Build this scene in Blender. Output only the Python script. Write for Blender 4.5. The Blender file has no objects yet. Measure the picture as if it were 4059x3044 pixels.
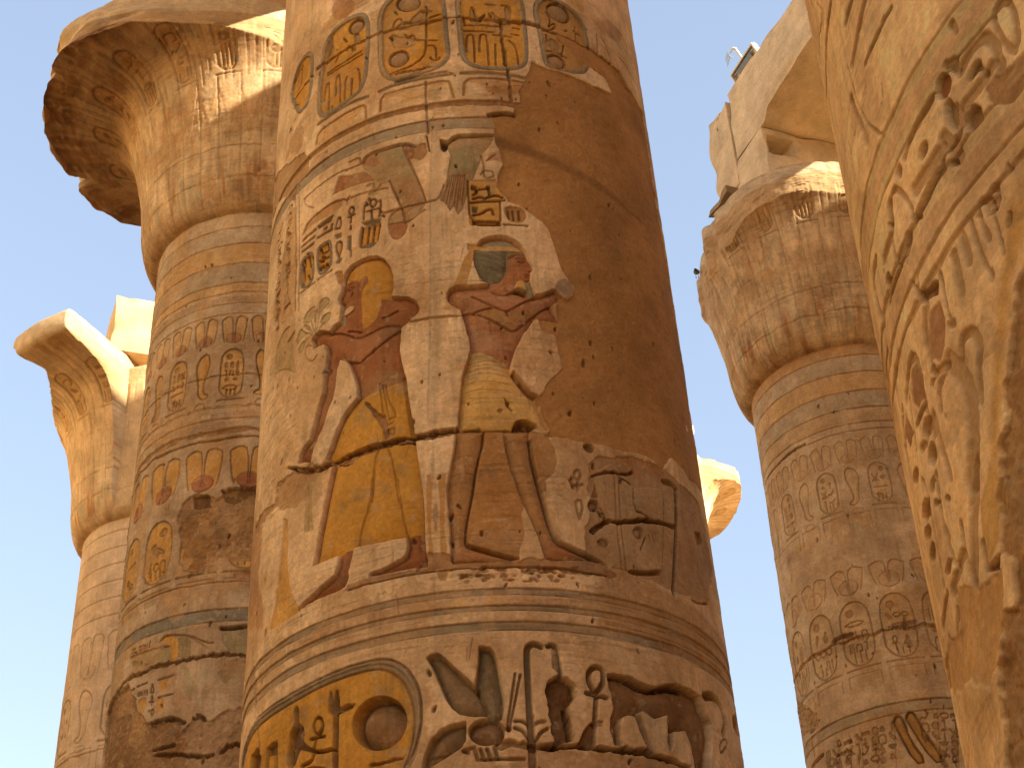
import bpy, math, random
import numpy as np
from mathutils import Matrix, Vector

# ------------------------------------------------------------------ camera, sky, sun, exposure
S = bpy.context.scene
PW, PH = 4059.0, 3044.0
FOC, PITCH, ROLL, TAPER = 6109.3, 0.59535, -0.06188, 0.011
EYE = 1.6
cd = bpy.data.cameras.new("camera"); cam = bpy.data.objects.new("camera", cd)
S.collection.objects.link(cam); S.camera = cam
cd.sensor_fit = 'HORIZONTAL'; cd.sensor_width = 36.0; cd.lens = FOC / PW * 36.0
cd.clip_start = 0.05; cd.clip_end = 6000
_f = Vector((0, math.cos(PITCH), math.sin(PITCH))); _u = Vector((0, -math.sin(PITCH), math.cos(PITCH))); _r = Vector((1, 0, 0))
_cr, _sr = math.cos(ROLL), math.sin(ROLL)
cx = _r * _cr + _u * _sr; cy = _r * (-_sr) + _u * _cr
cam.matrix_world = Matrix(((cx.x, cy.x, -_f.x, 0), (cx.y, cy.y, -_f.y, 0), (cx.z, cy.z, -_f.z, EYE), (0, 0, 0, 1)))

SUN_AZ = math.radians(119.0)      # clockwise from +Y (view direction), so behind and to the right of the camera
SUN_EL = math.radians(23.0)
SKY_WB = (1.41, 1.19, 1.03, 1)
w = bpy.data.worlds.new("World"); S.world = w; w.use_nodes = True
nt = w.node_tree; nt.nodes.clear()
wo = nt.nodes.new("ShaderNodeOutputWorld"); bg = nt.nodes.new("ShaderNodeBackground")
sk = nt.nodes.new("ShaderNodeTexSky"); sk.sky_type = 'NISHITA'; sk.sun_disc = False
sk.sun_elevation = SUN_EL; sk.sun_rotation = SUN_AZ; sk.air_density = 1.25; sk.dust_density = 1.0; sk.ozone_density = 1.0
bg.inputs[1].default_value = 0.098
wb = nt.nodes.new("ShaderNodeMix"); wb.data_type = 'RGBA'; wb.blend_type = 'MULTIPLY'; wb.inputs[0].default_value = 1; wb.inputs[7].default_value = SKY_WB   # the camera's warm white balance, on all light alike
hz = nt.nodes.new("ShaderNodeMix"); hz.data_type = 'RGBA'; hz.inputs[0].default_value = .4; hz.inputs[7].default_value = (1.31, 2.0, 3.4, 1)   # thin high haze evens the sky out
nt.links.new(sk.outputs[0], hz.inputs[6]); nt.links.new(hz.outputs[2], wb.inputs[6]); nt.links.new(wb.outputs[2], bg.inputs[0]); nt.links.new(bg.outputs[0], wo.inputs[0])
sl = bpy.data.lights.new("sun", 'SUN'); sl.energy = 5.0; sl.angle = math.radians(0.5); sl.color = (1.0, 0.92, 0.76)
sun = bpy.data.objects.new("sun", sl); S.collection.objects.link(sun)
sdir = Vector((math.sin(SUN_AZ) * math.cos(SUN_EL), math.cos(SUN_AZ) * math.cos(SUN_EL), math.sin(SUN_EL)))
sun.rotation_euler = sdir.to_track_quat('Z', 'Y').to_euler(); sun.location = sdir * 60
S.view_settings.view_transform = 'Standard'; S.view_settings.look = 'None'
S.view_settings.exposure = 1.65; S.view_settings.gamma = 1.0
S.cycles.max_bounces = 8; S.cycles.diffuse_bounces = 6; S.cycles.use_denoising = True

# ------------------------------------------------------------------ helpers
rng = np.random.default_rng(7)
def ss(a, b, x): 
    t = np.clip((x - a) / (b - a), 0, 1); return t * t * (3 - 2 * t)
_tab = rng.random((256, 256)).astype(np.float32)
def vnoise(x, y, seed=0):
    x = np.asarray(x, np.float32) + seed * 37.31; y = np.asarray(y, np.float32) + seed * 17.77
    xi = np.floor(x).astype(np.int32); yi = np.floor(y).astype(np.int32)
    fx = x - xi; fy = y - yi; fx = fx * fx * (3 - 2 * fx); fy = fy * fy * (3 - 2 * fy)
    a = _tab[xi & 255, yi & 255]; b = _tab[(xi + 1) & 255, yi & 255]; c = _tab[xi & 255, (yi + 1) & 255]; d = _tab[(xi + 1) & 255, (yi + 1) & 255]
    return (a * (1 - fx) + b * fx) * (1 - fy) + (c * (1 - fx) + d * fx) * fy
def fbm(x, y, oct=4, seed=0):
    o = 0; a = .5; n = 0
    for i in range(oct): o = o + a * vnoise(x * 2 ** i, y * 2 ** i, seed + i * 3); n += a; a *= .55
    return o / n
def noise3(p, sc, seed=0):
    return (vnoise(p[:, 0] * sc + p[:, 2] * sc * .37, p[:, 1] * sc, seed) + vnoise(p[:, 1] * sc + p[:, 0] * sc * .21, p[:, 2] * sc, seed + 5) + vnoise(p[:, 2] * sc, p[:, 0] * sc + p[:, 1] * sc * .3, seed + 9)) / 1.5 - 1
def rays(p):
    p = np.asarray(p, float); x = p[:, 0] - PW / 2; y = -(p[:, 1] - PH / 2)
    x, y = _cr * x - _sr * y, _sr * x + _cr * y
    D = np.stack([x, FOC * math.cos(PITCH) - y * math.sin(PITCH), FOC * math.sin(PITCH) + y * math.cos(PITCH)], 1)
    return D / np.linalg.norm(D, axis=1)[:, None]
def project(P):
    P = np.atleast_2d(np.asarray(P, float)); x = P[:, 0]; y = -P[:, 1] * math.sin(PITCH) + P[:, 2] * math.cos(PITCH); q = P[:, 1] * math.cos(PITCH) + P[:, 2] * math.sin(PITCH)
    u = FOC * x / q; v = FOC * y / q
    return np.stack([PW / 2 + _cr * u + _sr * v, PH / 2 - (-_sr * u + _cr * v)], 1)

FR = {'D': (0, 0, 1.835), 'F1': (1040, 500, .3255), 'F2': (1040, 950, .3255), 'F3': (1700, 850, .2893), 'F4': (1040, 1450, .3255), 'F5': (1740, 1300, .2893),
      'F6': (980, 1900, .3617), 'F7': (1720, 1720, .3617), 'F8': (2200, 1700, .42194), 'B1': (940, 2600, .31646), 'B2': (1600, 2500, .32787), 'B3': (2200, 2600, .36166),
      'T3': (1000, 0, .40687), 'T4': (1800, 0, .40687), 'K': (940, 2150, .4973), 'K2': (1900, 2150, .4973), 'Z4': (1000, 0, .7685), 'Z5': (1000, 900, .7838),
      'L1': (0, 0, .5425), 'L2': (0, 900, .5425), 'L3': (0, 1700, .8103), 'L4': (500, 1250, .30136), 'L5': (400, 2350, .41841), 'L8': (400, 750, .3617),
      'R5': (2700, 1000, .40687), 'R6': (2900, 1600, .4521), 'R7': (3000, 2294, .4521), 'RZ': (2650, 550, .339), 'RA': (2700, 0, .42194),
      'G1': (3159, 0, .5425), 'G2': (3259, 800, .6628), 'G3': (3459, 1844, .7229)}
def px(fr, pts):
    a, b, s = FR[fr]; return [(a + x * s, b + y * s) for x, y in pts]

def smooth(pts, n=2, closed=True):
    p = np.asarray(pts, float)
    for _ in range(n):
        q = np.roll(p, -1, 0) if closed else p[1:]
        a = p if closed else p[:-1]
        r = np.empty((len(a) * 2, 2)); r[0::2] = a * .75 + q * .25; r[1::2] = a * .25 + q * .75
        if not closed: r = np.vstack([p[:1], r, p[-1:]])
        p = r
    return p

class Canvas:
    """height, paint and part id over the unrolled surface of one turned stone (s = angle * rref, t = height)"""
    def __init__(s, X, Y, r0, tp, th, t, rref, seed=0):
        s.X, s.Y, s.r0, s.tp, s.th, s.t, s.rref, s.seed = X, Y, r0, tp, np.asarray(th, np.float32), np.asarray(t, np.float32), rref, seed
        s.s = s.th * rref; s.face = math.atan2(-Y, -X)
        n = (len(s.t), len(s.th)); s.H = np.zeros(n, np.float32); s.C = np.zeros(n + (3,), np.float32); s.I = np.zeros(n, np.int16)
        s.SS, s.TT = np.meshgrid(s.s, s.t)
    def q(s, pts):               # photo point -> (s, t) on this surface
        D = rays(pts)
        A = D[:, 0] ** 2 + D[:, 1] ** 2 - s.tp ** 2 * D[:, 2] ** 2; B = -2 * (D[:, 0] * s.X + D[:, 1] * s.Y) + 2 * s.r0 * s.tp * D[:, 2]; Cc = s.X ** 2 + s.Y ** 2 - s.r0 ** 2
        k = (-B - np.sqrt(np.maximum(B * B - 4 * A * Cc, 0))) / (2 * A)
        P = D * k[:, None]
        a = np.arctan2(P[:, 1] - s.Y, P[:, 0] - s.X) - s.face; a = (a + math.pi) % (2 * math.pi) - math.pi
        return np.stack([a * s.rref, P[:, 2]], 1)
    def Q(s, fr, pts): return s.q(px(fr, pts))
    def sub(s, p, m):
        i0, i1 = np.searchsorted(s.t, [p[:, 1].min() - m, p[:, 1].max() + m]); j0, j1 = np.searchsorted(s.s, [p[:, 0].min() - m, p[:, 0].max() + m])
        return slice(i0, i1), slice(j0, j1)
    def dist(s, p, sl, closed):
        X = s.SS[sl]; Y = s.TT[sl]; d = np.full(X.shape, 1e9, np.float32); ins = np.zeros(X.shape, bool)
        n = len(p)
        for i in range(n if closed else n - 1):
            ax, ay = p[i]; bx, by = p[(i + 1) % n]; vx, vy = bx - ax, by - ay; L = vx * vx + vy * vy + 1e-12
            u = np.clip(((X - ax) * vx + (Y - ay) * vy) / L, 0, 1)
            d = np.minimum(d, (X - ax - u * vx) ** 2 + (Y - ay - u * vy) ** 2)
            if closed and ay != by: ins ^= ((ay > Y) != (by > Y)) & (X < vx * (Y - ay) / vy + ax)
        d = np.sqrt(d)
        return np.where(ins, d, -d) if closed else d
    def poly(s, p, col=None, depth=None, bulge=0, w=.05, pid=None, soft=.004, jag=0, jsc=18, mix=1, add=False, smth=0, only=None, rough=0):
        p = np.asarray(p, float)
        if smth: p = smooth(p, smth)
        sl = s.sub(p, .06 + jag * 2)
        if sl[0].start >= sl[0].stop or sl[1].start >= sl[1].stop: return
        d = s.dist(p, sl, True)
        if jag: d = d + jag * (fbm(s.SS[sl] * jsc, s.TT[sl] * jsc, 3, s.seed + 40) - .5) * 2
        m = d > 0
        if only is not None: m &= s.I[sl] == only
        if depth is not None:
            h = -depth + bulge * (1 - np.exp(-np.maximum(d, 0) / w))
            if rough: h = h + rough * (fbm(s.SS[sl] * 22, s.TT[sl] * 22, 4, 3) - .5) * 2
            aa = ss(-.0045, .0015, d)
            if only is not None: aa = aa * m
            s.H[sl] = s.H[sl] + aa * h if add else s.H[sl] * (1 - aa) + h * aa
        if col is not None:
            a = (ss(-soft, soft, d) * mix)[..., None] * (1 if only is None else (s.I[sl] == only)[..., None])
            s.C[sl] = s.C[sl] * (1 - a) + np.asarray(col, np.float32) * a
        if pid is not None: s.I[sl] = np.where(m, pid, s.I[sl])
    def line(s, p, w, depth=.01, col=None, mix=.7, smth=1, taper=False, jag=0, jsc=25):
        p = np.asarray(p, float)
        if smth and len(p) > 2: p = smooth(p, smth, False)
        sl = s.sub(p, w + .02 + jag)
        if sl[0].start >= sl[0].stop or sl[1].start >= sl[1].stop: return
        d = s.dist(p, sl, False)
        if jag: d = d + jag * (fbm(s.SS[sl] * jsc, s.TT[sl] * jsc, 3, s.seed + 70) - .5) * 2
        a = 1 - ss(w * .55, w, d)
        s.H[sl] -= depth * a
        if col is not None:
            a = (a * mix)[..., None]; s.C[sl] = s.C[sl] * (1 - a) + np.asarray(col, np.float32) * a
    def ell(s, c, rx, ry, ang=0, n=28):
        a = np.linspace(0, 2 * math.pi, n, endpoint=False); x = rx * np.cos(a); y = ry * np.sin(a)
        return np.stack([c[0] + x * math.cos(ang) - y * math.sin(ang), c[1] + x * math.sin(ang) + y * math.cos(ang)], 1)
    def band(s, z0, z1, col, mix=1., depth=0, s0=-99, s1=99, jag=.004):
        i0, i1 = np.searchsorted(s.t, [min(z0, z1) - .05, max(z0, z1) + .05]); sl = (slice(i0, i1), slice(None))
        if i1 - i0 < 1: return
        T = s.TT[sl] + jag * (fbm(s.SS[sl] * 9, s.TT[sl] * 4, 3, 11) - .5) * 2
        a = ss(min(z0, z1) - .004, min(z0, z1) + .004, T) * (1 - ss(max(z0, z1) - .004, max(z0, z1) + .004, T)) * ((s.SS[sl] > s0) & (s.SS[sl] < s1))
        s.H[sl] -= depth * a; a = (a * mix)[..., None]; s.C[sl] = s.C[sl] * (1 - a) + np.asarray(col, np.float32) * a
    def ring(s, z, w, depth, col=None, mix=.8, jag=.01, s0=-99, s1=99):
        i0, i1 = np.searchsorted(s.t, [z - w - .06, z + w + .06]); sl = (slice(i0, i1), slice(None))
        if i1 - i0 < 1: return
        d = np.abs(s.TT[sl] - z + jag * (fbm(s.SS[sl] * 5, s.TT[sl] * 0 + z, 4, 21) - .5) * 2); ww = w * (.4 + 1.2 * vnoise(s.SS[sl] * 6, s.TT[sl] * 0, 4))
        a = (1 - ss(ww * .5, ww, d)) * ((s.SS[sl] > s0) & (s.SS[sl] < s1))
        s.H[sl] -= depth * a
        if col is not None: a = (a * mix)[..., None]; s.C[sl] = s.C[sl] * (1 - a) + np.asarray(col, np.float32) * a
    def glyph(s, g, x0, z0, wd, ht, wl, depth, col, mix=.75, lean=0):
        for kind, pts in GLYPHS[g]:
            p = np.array([(x0 + x * wd + lean * y * ht, z0 + y * ht) for x, y in pts])
            if kind == 'p': s.poly(p, col, depth=depth, bulge=depth * .6, w=.02, mix=mix, add=True, smth=1)
            else: s.line(p, wl, depth, col, mix)
def circ(cx, cy, rx, ry, n=14): return [(cx + rx * math.cos(2 * math.pi * i / n), cy + ry * math.sin(2 * math.pi * i / n)) for i in range(n + 1)]
GLYPHS = {
 'sun': [('p', circ(.5, .5, .42, .42)[:-1])], 'ankh': [('l', circ(.5, .75, .2, .24)), ('l', [(.2, .48), (.8, .48)]), ('l', [(.5, .5), (.5, 0)])],
 'reed': [('p', [(.35, 0), (.45, 0), (.5, .3), (.8, .6), (.75, .9), (.5, 1), (.35, .6)])], 'water': [('l', [(i / 10., .5 + (.22 if i % 2 else -.22)) for i in range(11)])],
 'bird': [('p', [(.1, .75), (.25, .95), (.42, .9), (.48, .65), (.8, .4), (1, .05), (.7, .15), (.6, .2), (.55, 0), (.45, 0), (.45, .2), (.25, .35), (.2, .6)])],
 'seat': [('p', [(.3, 0), (.85, 0), (.8, .45), (.65, .6), (.7, .85), (.55, 1), (.4, .9), (.42, .7), (.25, .5), (.1, .4), (.2, .3), (.35, .35)])],
 'bowl': [('p', [(0, .7), (1, .7), (.85, .35), (.5, .2), (.15, .35)])], 'loaf': [('p', [(.15, .2), (.85, .2), (.75, .6), (.5, .75), (.25, .6)])],
 'mouth': [('l', [(0, .5), (.25, .72), (.5, .78), (.75, .72), (1, .5), (.75, .28), (.5, .22), (.25, .28), (0, .5)])], 'bars': [('l', [(.2, 0), (.2, 1)]), ('l', [(.5, 0), (.5, 1)]), ('l', [(.8, 0), (.8, 1)])],
 'staff': [('l', [(.3, .9), (.6, 1), (.55, .8), (.5, 0)])], 'house': [('l', [(.1, 0), (.1, .8), (.9, .8), (.9, 0), (.6, 0)])], 'snake': [('l', [(0, .3), (.2, .5), (.4, .25), (.6, .5), (.8, .6), (.9, .9)])],
 'loops': [('l', [(.1, 0), (.1, .9), (.3, 1), (.38, .85), (.38, 0)]), ('l', [(.6, 0), (.6, .85), (.75, 1), (.9, .85), (.9, 0)])], 'line': [('l', [(0, .5), (1, .5)])],
 'beetle': [('p', circ(.5, .4, .3, .36)[:-1]), ('l', [(.2, .7), (.1, .95)]), ('l', [(.8, .7), (.9, .95)]), ('l', [(.2, .3), (.02, .1)]), ('l', [(.8, .3), (.98, .1)])],
 'feather': [('p', [(.35, 0), (.6, 0), (.75, .6), (.7, .9), (.5, 1), (.3, .85), (.3, .5)])]}
GK = ['ankh', 'reed', 'water', 'bird', 'seat', 'bowl', 'loaf', 'mouth', 'bars', 'staff', 'house', 'snake', 'sun', 'beetle']

SAT, TINT = 1.06, np.array([1.0, .97, .83], np.float32)
# paint colours (albedo)
CREAM = (.84, .635, .42); STONE = (.60, .42, .26); TAN = (.43, .27, .145); MORTAR = (.42, .235, .095); OCHRE = (.64, .36, .085); GOLD = (.70, .42, .14)
SKIN = (.36, .16, .075); SKIN2 = (.46, .24, .135); GREEN = (.36, .31, .185); GREY = (.34, .29, .215); BLUE = (.24, .25, .235); DARK = (.16, .085, .038); PINK = (.45, .235, .135); OLIVE = (.42, .35, .16); BROWN = (.33, .18, .08); WASH = (.46, .28, .14)

# ------------------------------------------------------------------ materials
def stone_material(name, attr=True, col=(.5, .34, .2), amp=.22, bump=.5, sc=1.0):
    m = bpy.data.materials.new(name); m.use_nodes = True; n = m.node_tree; n.nodes.clear(); L = n.links.new
    o = n.nodes.new("ShaderNodeOutputMaterial"); b = n.nodes.new("ShaderNodeBsdfPrincipled"); b.inputs['Roughness'].default_value = .92
    b.inputs['Specular IOR Level'].default_value = .15
    tc = n.nodes.new("ShaderNodeTexCoord")
    if attr:
        c = n.nodes.new("ShaderNodeAttribute"); c.attribute_name = "paint"; cs = c.outputs['Color']
    else:
        c = n.nodes.new("ShaderNodeRGB"); c.outputs[0].default_value = col + (1,); cs = c.outputs[0]
    def noi(scale, det, rough=.6):
        k = n.nodes.new("ShaderNodeTexNoise"); k.inputs['Scale'].default_value = scale * sc; k.inputs['Detail'].default_value = det; k.inputs['Roughness'].default_value = rough
        L(tc.outputs['Object'], k.inputs['Vector']); return k
    n1 = noi(2.3, 6); n2 = noi(38, 5, .7); n3 = noi(9, 5)
    mr = n.nodes.new("ShaderNodeMapRange"); mr.inputs[1].default_value = .3; mr.inputs[2].default_value = .7; mr.inputs[3].default_value = 1 - amp; mr.inputs[4].default_value = 1 + amp * .7
    L(n1.outputs[0], mr.inputs[0])
    mr2 = n.nodes.new("ShaderNodeMapRange"); mr2.inputs[1].default_value = .3; mr2.inputs[2].default_value = .7; mr2.inputs[3].default_value = 1 - amp * .8; mr2.inputs[4].default_value = 1 + amp * .6
    L(n2.outputs[0], mr2.inputs[0])
    mu = n.nodes.new("ShaderNodeMath"); mu.operation = 'MULTIPLY'; L(mr.outputs[0], mu.inputs[0]); L(mr2.outputs[0], mu.inputs[1])
    # a warm brown stain in patches
    st = n.nodes.new("ShaderNodeMapRange"); st.inputs[1].default_value = .52; st.inputs[2].default_value = .72; st.inputs[3].default_value = 0; st.inputs[4].default_value = .38
    L(n3.outputs[0], st.inputs[0])
    mx = n.nodes.new("ShaderNodeMix"); mx.data_type = 'RGBA'; mx.blend_type = 'MULTIPLY'; L(st.outputs[0], mx.inputs[0]); L(cs, mx.inputs[6]); mx.inputs[7].default_value = (.78, .6, .42, 1)
    vm = n.nodes.new("ShaderNodeVectorMath"); vm.operation = 'SCALE'; L(mx.outputs[2], vm.inputs[0]); L(mu.outputs[0], vm.inputs[3])
    L(vm.outputs[0], b.inputs['Base Color'])
    bp = n.nodes.new("ShaderNodeBump"); bp.inputs['Strength'].default_value = bump; bp.inputs['Distance'].default_value = .012
    ad = n.nodes.new("ShaderNodeMath"); ad.operation = 'ADD'; L(n2.outputs[0], ad.inputs[0]); L(n3.outputs[0], ad.inputs[1]); L(ad.outputs[0], bp.inputs['Height'])
    L(bp.outputs[0], b.inputs['Normal']); L(b.outputs[0], o.inputs[0]); return m
def plain(name, col, rough=.5, metal=0):
    m = bpy.data.materials.new(name); m.use_nodes = True; n = m.node_tree; b = n.nodes['Principled BSDF']; b.inputs['Roughness'].default_value = rough; b.inputs['Metallic'].default_value = metal
    k = n.nodes.new("ShaderNodeTexNoise"); k.inputs['Scale'].default_value = 30; r = n.nodes.new("ShaderNodeMix"); r.data_type = 'RGBA'; r.inputs[6].default_value = col + (1,); r.inputs[7].default_value = tuple(c * .75 for c in col) + (1,)
    n.links.new(k.outputs[0], r.inputs[0]); n.links.new(r.outputs[2], b.inputs['Base Color']); return m
M_STONE = stone_material("painted_sandstone"); M_ROUGH = stone_material("rough_sandstone", amp=.3, bump=.9, sc=.8)
M_SAND = stone_material("desert_sand", False, (.50, .34, .18), .2, .6, .5)

def tag(o, label=None, cat=None, group=None, kind=None):
    if label: o['label'] = label
    if cat: o['category'] = cat
    if group: o['group'] = group
    if kind: o['kind'] = kind
    return o
def empty(name, loc, label, cat, group=None):
    o = bpy.data.objects.new(name, None); S.collection.objects.link(o); o.location = loc; o.empty_display_size = .3; return tag(o, label, cat, group)
def mesh_obj(name, V, F, mat, parent=None, C=None, smoothed=True):
    V = np.ascontiguousarray(V, np.float32); F = np.ascontiguousarray(F, np.int32); k = F.shape[1]
    me = bpy.data.meshes.new(name); me.vertices.add(len(V)); me.vertices.foreach_set('co', V.ravel())
    me.loops.add(F.size); me.loops.foreach_set('vertex_index', F.ravel()); me.polygons.add(len(F)); me.polygons.foreach_set('loop_start', np.arange(0, F.size, k, dtype=np.int32))
    me.update(calc_edges=True)
    me.polygons.foreach_set('use_smooth', np.full(len(me.polygons), smoothed, bool))
    if C is not None:
        at = me.attributes.new("paint", 'FLOAT_COLOR', 'POINT'); c4 = np.ones((len(V), 4), np.float32); C = np.maximum(C, .004); lum = C.mean(1)[:, None]; c4[:, :3] = np.clip(lum * (C / lum) ** SAT * TINT, .008, .9); at.data.foreach_set('color', c4.ravel())
    me.materials.append(mat); o = bpy.data.objects.new(name, me); S.collection.objects.link(o)
    if parent is not None: o.parent = parent
    return o
def grid_faces(nr, nc):
    i = np.arange(nr - 1)[:, None] * nc + np.arange(nc - 1)[None, :]
    return np.stack([i, i + 1, i + 1 + nc, i + nc], -1)
def revolve(c, R, Z, parts, root, mat=M_STONE, Rmul=None):
    """c: canvas; R, Z: profile arrays along t; parts: {id: (name, parent id or None)}; local to root (base of the thing)"""
    a = c.th + c.face; dR = np.gradient(R); dZ = np.gradient(Z); n = np.hypot(dR, dZ) + 1e-9; nr, nz = dZ / n, -dR / n
    rr = R[:, None] + c.H * nr[:, None]
    if Rmul is not None: rr = rr * Rmul
    V = np.stack([rr * np.cos(a), rr * np.sin(a), (Z + EYE)[:, None] + c.H * nz[:, None]], -1).reshape(-1, 3)
    F = grid_faces(len(c.t), len(c.th)); fid = c.I[:-1, :-1]; C = c.C.reshape(-1, 3); objs = {}
    for k, (name, par, label) in parts.items():
        f = F[fid == k]
        if len(f) == 0: continue
        u, inv = np.unique(f, return_inverse=True)
        o = mesh_obj(name, V[u], inv.reshape(-1, 4), mat, objs.get(par, root), C[u]); objs[k] = o
        if label: o['label'] = label
    return objs

def axis(lo, hi, step, a, b, coarse):
    m = np.arange(lo, hi + step * .5, step); l = np.arange(a, lo - coarse * .3, coarse) if a < lo else np.array([]); r = np.arange(b, m[-1] + coarse * .3, -coarse)[::-1] if b > m[-1] else np.array([])
    return np.concatenate([l, m, r])
def base(c, col=CREAM, stone=STONE, wear=.5, streak=.5, rough=.004, patch=2.2):
    A, T, sd = c.SS, c.TT, c.seed
    n1 = fbm(A * patch, T * patch, 5, sd); n2 = fbm(A * 7, T * 22, 3, sd + 20); n3 = fbm(A * 30, T * 4, 3, sd + 30)
    k = np.clip(ss(wear - .12, wear + .16, n1) * .9 + (n2 - .5) * streak * .7, 0, 1)[..., None]
    c.C[:] = np.asarray(col, np.float32) * (1 - k) + np.asarray(stone, np.float32) * k
    c.C *= (1 + (n3 - .5) * .22 + (n2 - .5) * .16)[..., None]
    c.H[:] = rough * ((fbm(A * 4, T * 4, 4, sd + 50) - .5) * 2.4 + (n2 - .5) * .6)
def pits(c, n, lo, hi, seed, depth=.02, col=DARK, sz=(.012, .03)):
    r = np.random.default_rng(seed)
    for _ in range(n):
        x, z = r.uniform(lo[0], hi[0]), r.uniform(lo[1], hi[1]); a = r.uniform(*sz)
        c.poly(c.ell((x, z), a * .45, a, r.uniform(-.5, .5), 9), col, depth=depth, mix=.85, jag=a * .3, jsc=60, add=True)
def vseam(c, x, z0, z1, w=.008, depth=.01, seed=1, col=None):
    z = np.linspace(z0, z1, 14); c.line([(x + .02 * (vnoise(np.array([k * 1.7]), np.array([seed * 3.1]))[0] - .5) * 2, k) for k in z], w, depth, col, .6, jag=.004)

def grime(c, amt, seed, wear=1.):
    """dust, soot and lost paint in patches of their own shape"""
    A, T = c.SS, c.TT; w = fbm(A * 1.3, T * 1.3, 5, seed) ; u = fbm(A * 5 + 2 * w, T * 3, 4, seed + 3); v = fbm(A * 26, T * 26, 3, seed + 9)
    k = (np.clip(ss(.5, .66, w) * .6 + ss(.54, .7, u) * .55, 0, 1) * amt)[..., None]; c.C *= 1 - k * np.array((.26, .36, .46), np.float32)
    k = (ss(.60, .72, fbm(A * 9, T * 9, 4, seed + 14)) * amt * .55)[..., None]; c.C[:] = c.C * (1 - k) + c.C.mean(2, keepdims=True) * np.array((1.2, .92, .62), np.float32) * .8 * k
    c.C *= (1 + .22 * (v - .5))[..., None]; c.H -= .003 * ss(.6, .75, v) * amt
    pk = fbm(A * 2.6, T * 2.2, 6, seed + 33); k = (ss(.585, .605, pk) * .62 * min(1, amt * 1.5) * wear * np.where(np.isin(c.I, (2, 3, 4, 5, 6, 27)), .15, 1))[..., None]; c.C[:] = c.C * (1 - k) + np.array((.50, .32, .17), np.float32) * (.8 + .4 * v)[..., None] * k; c.H -= .004 * k[..., 0]
    sk_ = ss(.56, .72, fbm(A * 34, T * 2.4, 4, seed + 41)) * ss(.4, .6, fbm(A * 1.7, T * .9, 3, seed + 44)); c.C *= (1 - .22 * amt * sk_)[..., None]
    hk = ss(.58, .7, fbm(A * 3, T * 40, 3, seed + 47)) * ss(.5, .65, fbm(A * 1.2, T * 1.6, 3, seed + 48)); c.C *= (1 - .2 * amt * hk)[..., None]; c.H -= .002 * hk
    k = (ss(.66, .74, fbm(A * 16, T * 16, 4, seed + 21)) * .7 * amt)[..., None]; c.C[:] = c.C * (1 - k) + np.array((.56, .42, .28), np.float32) * k
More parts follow.
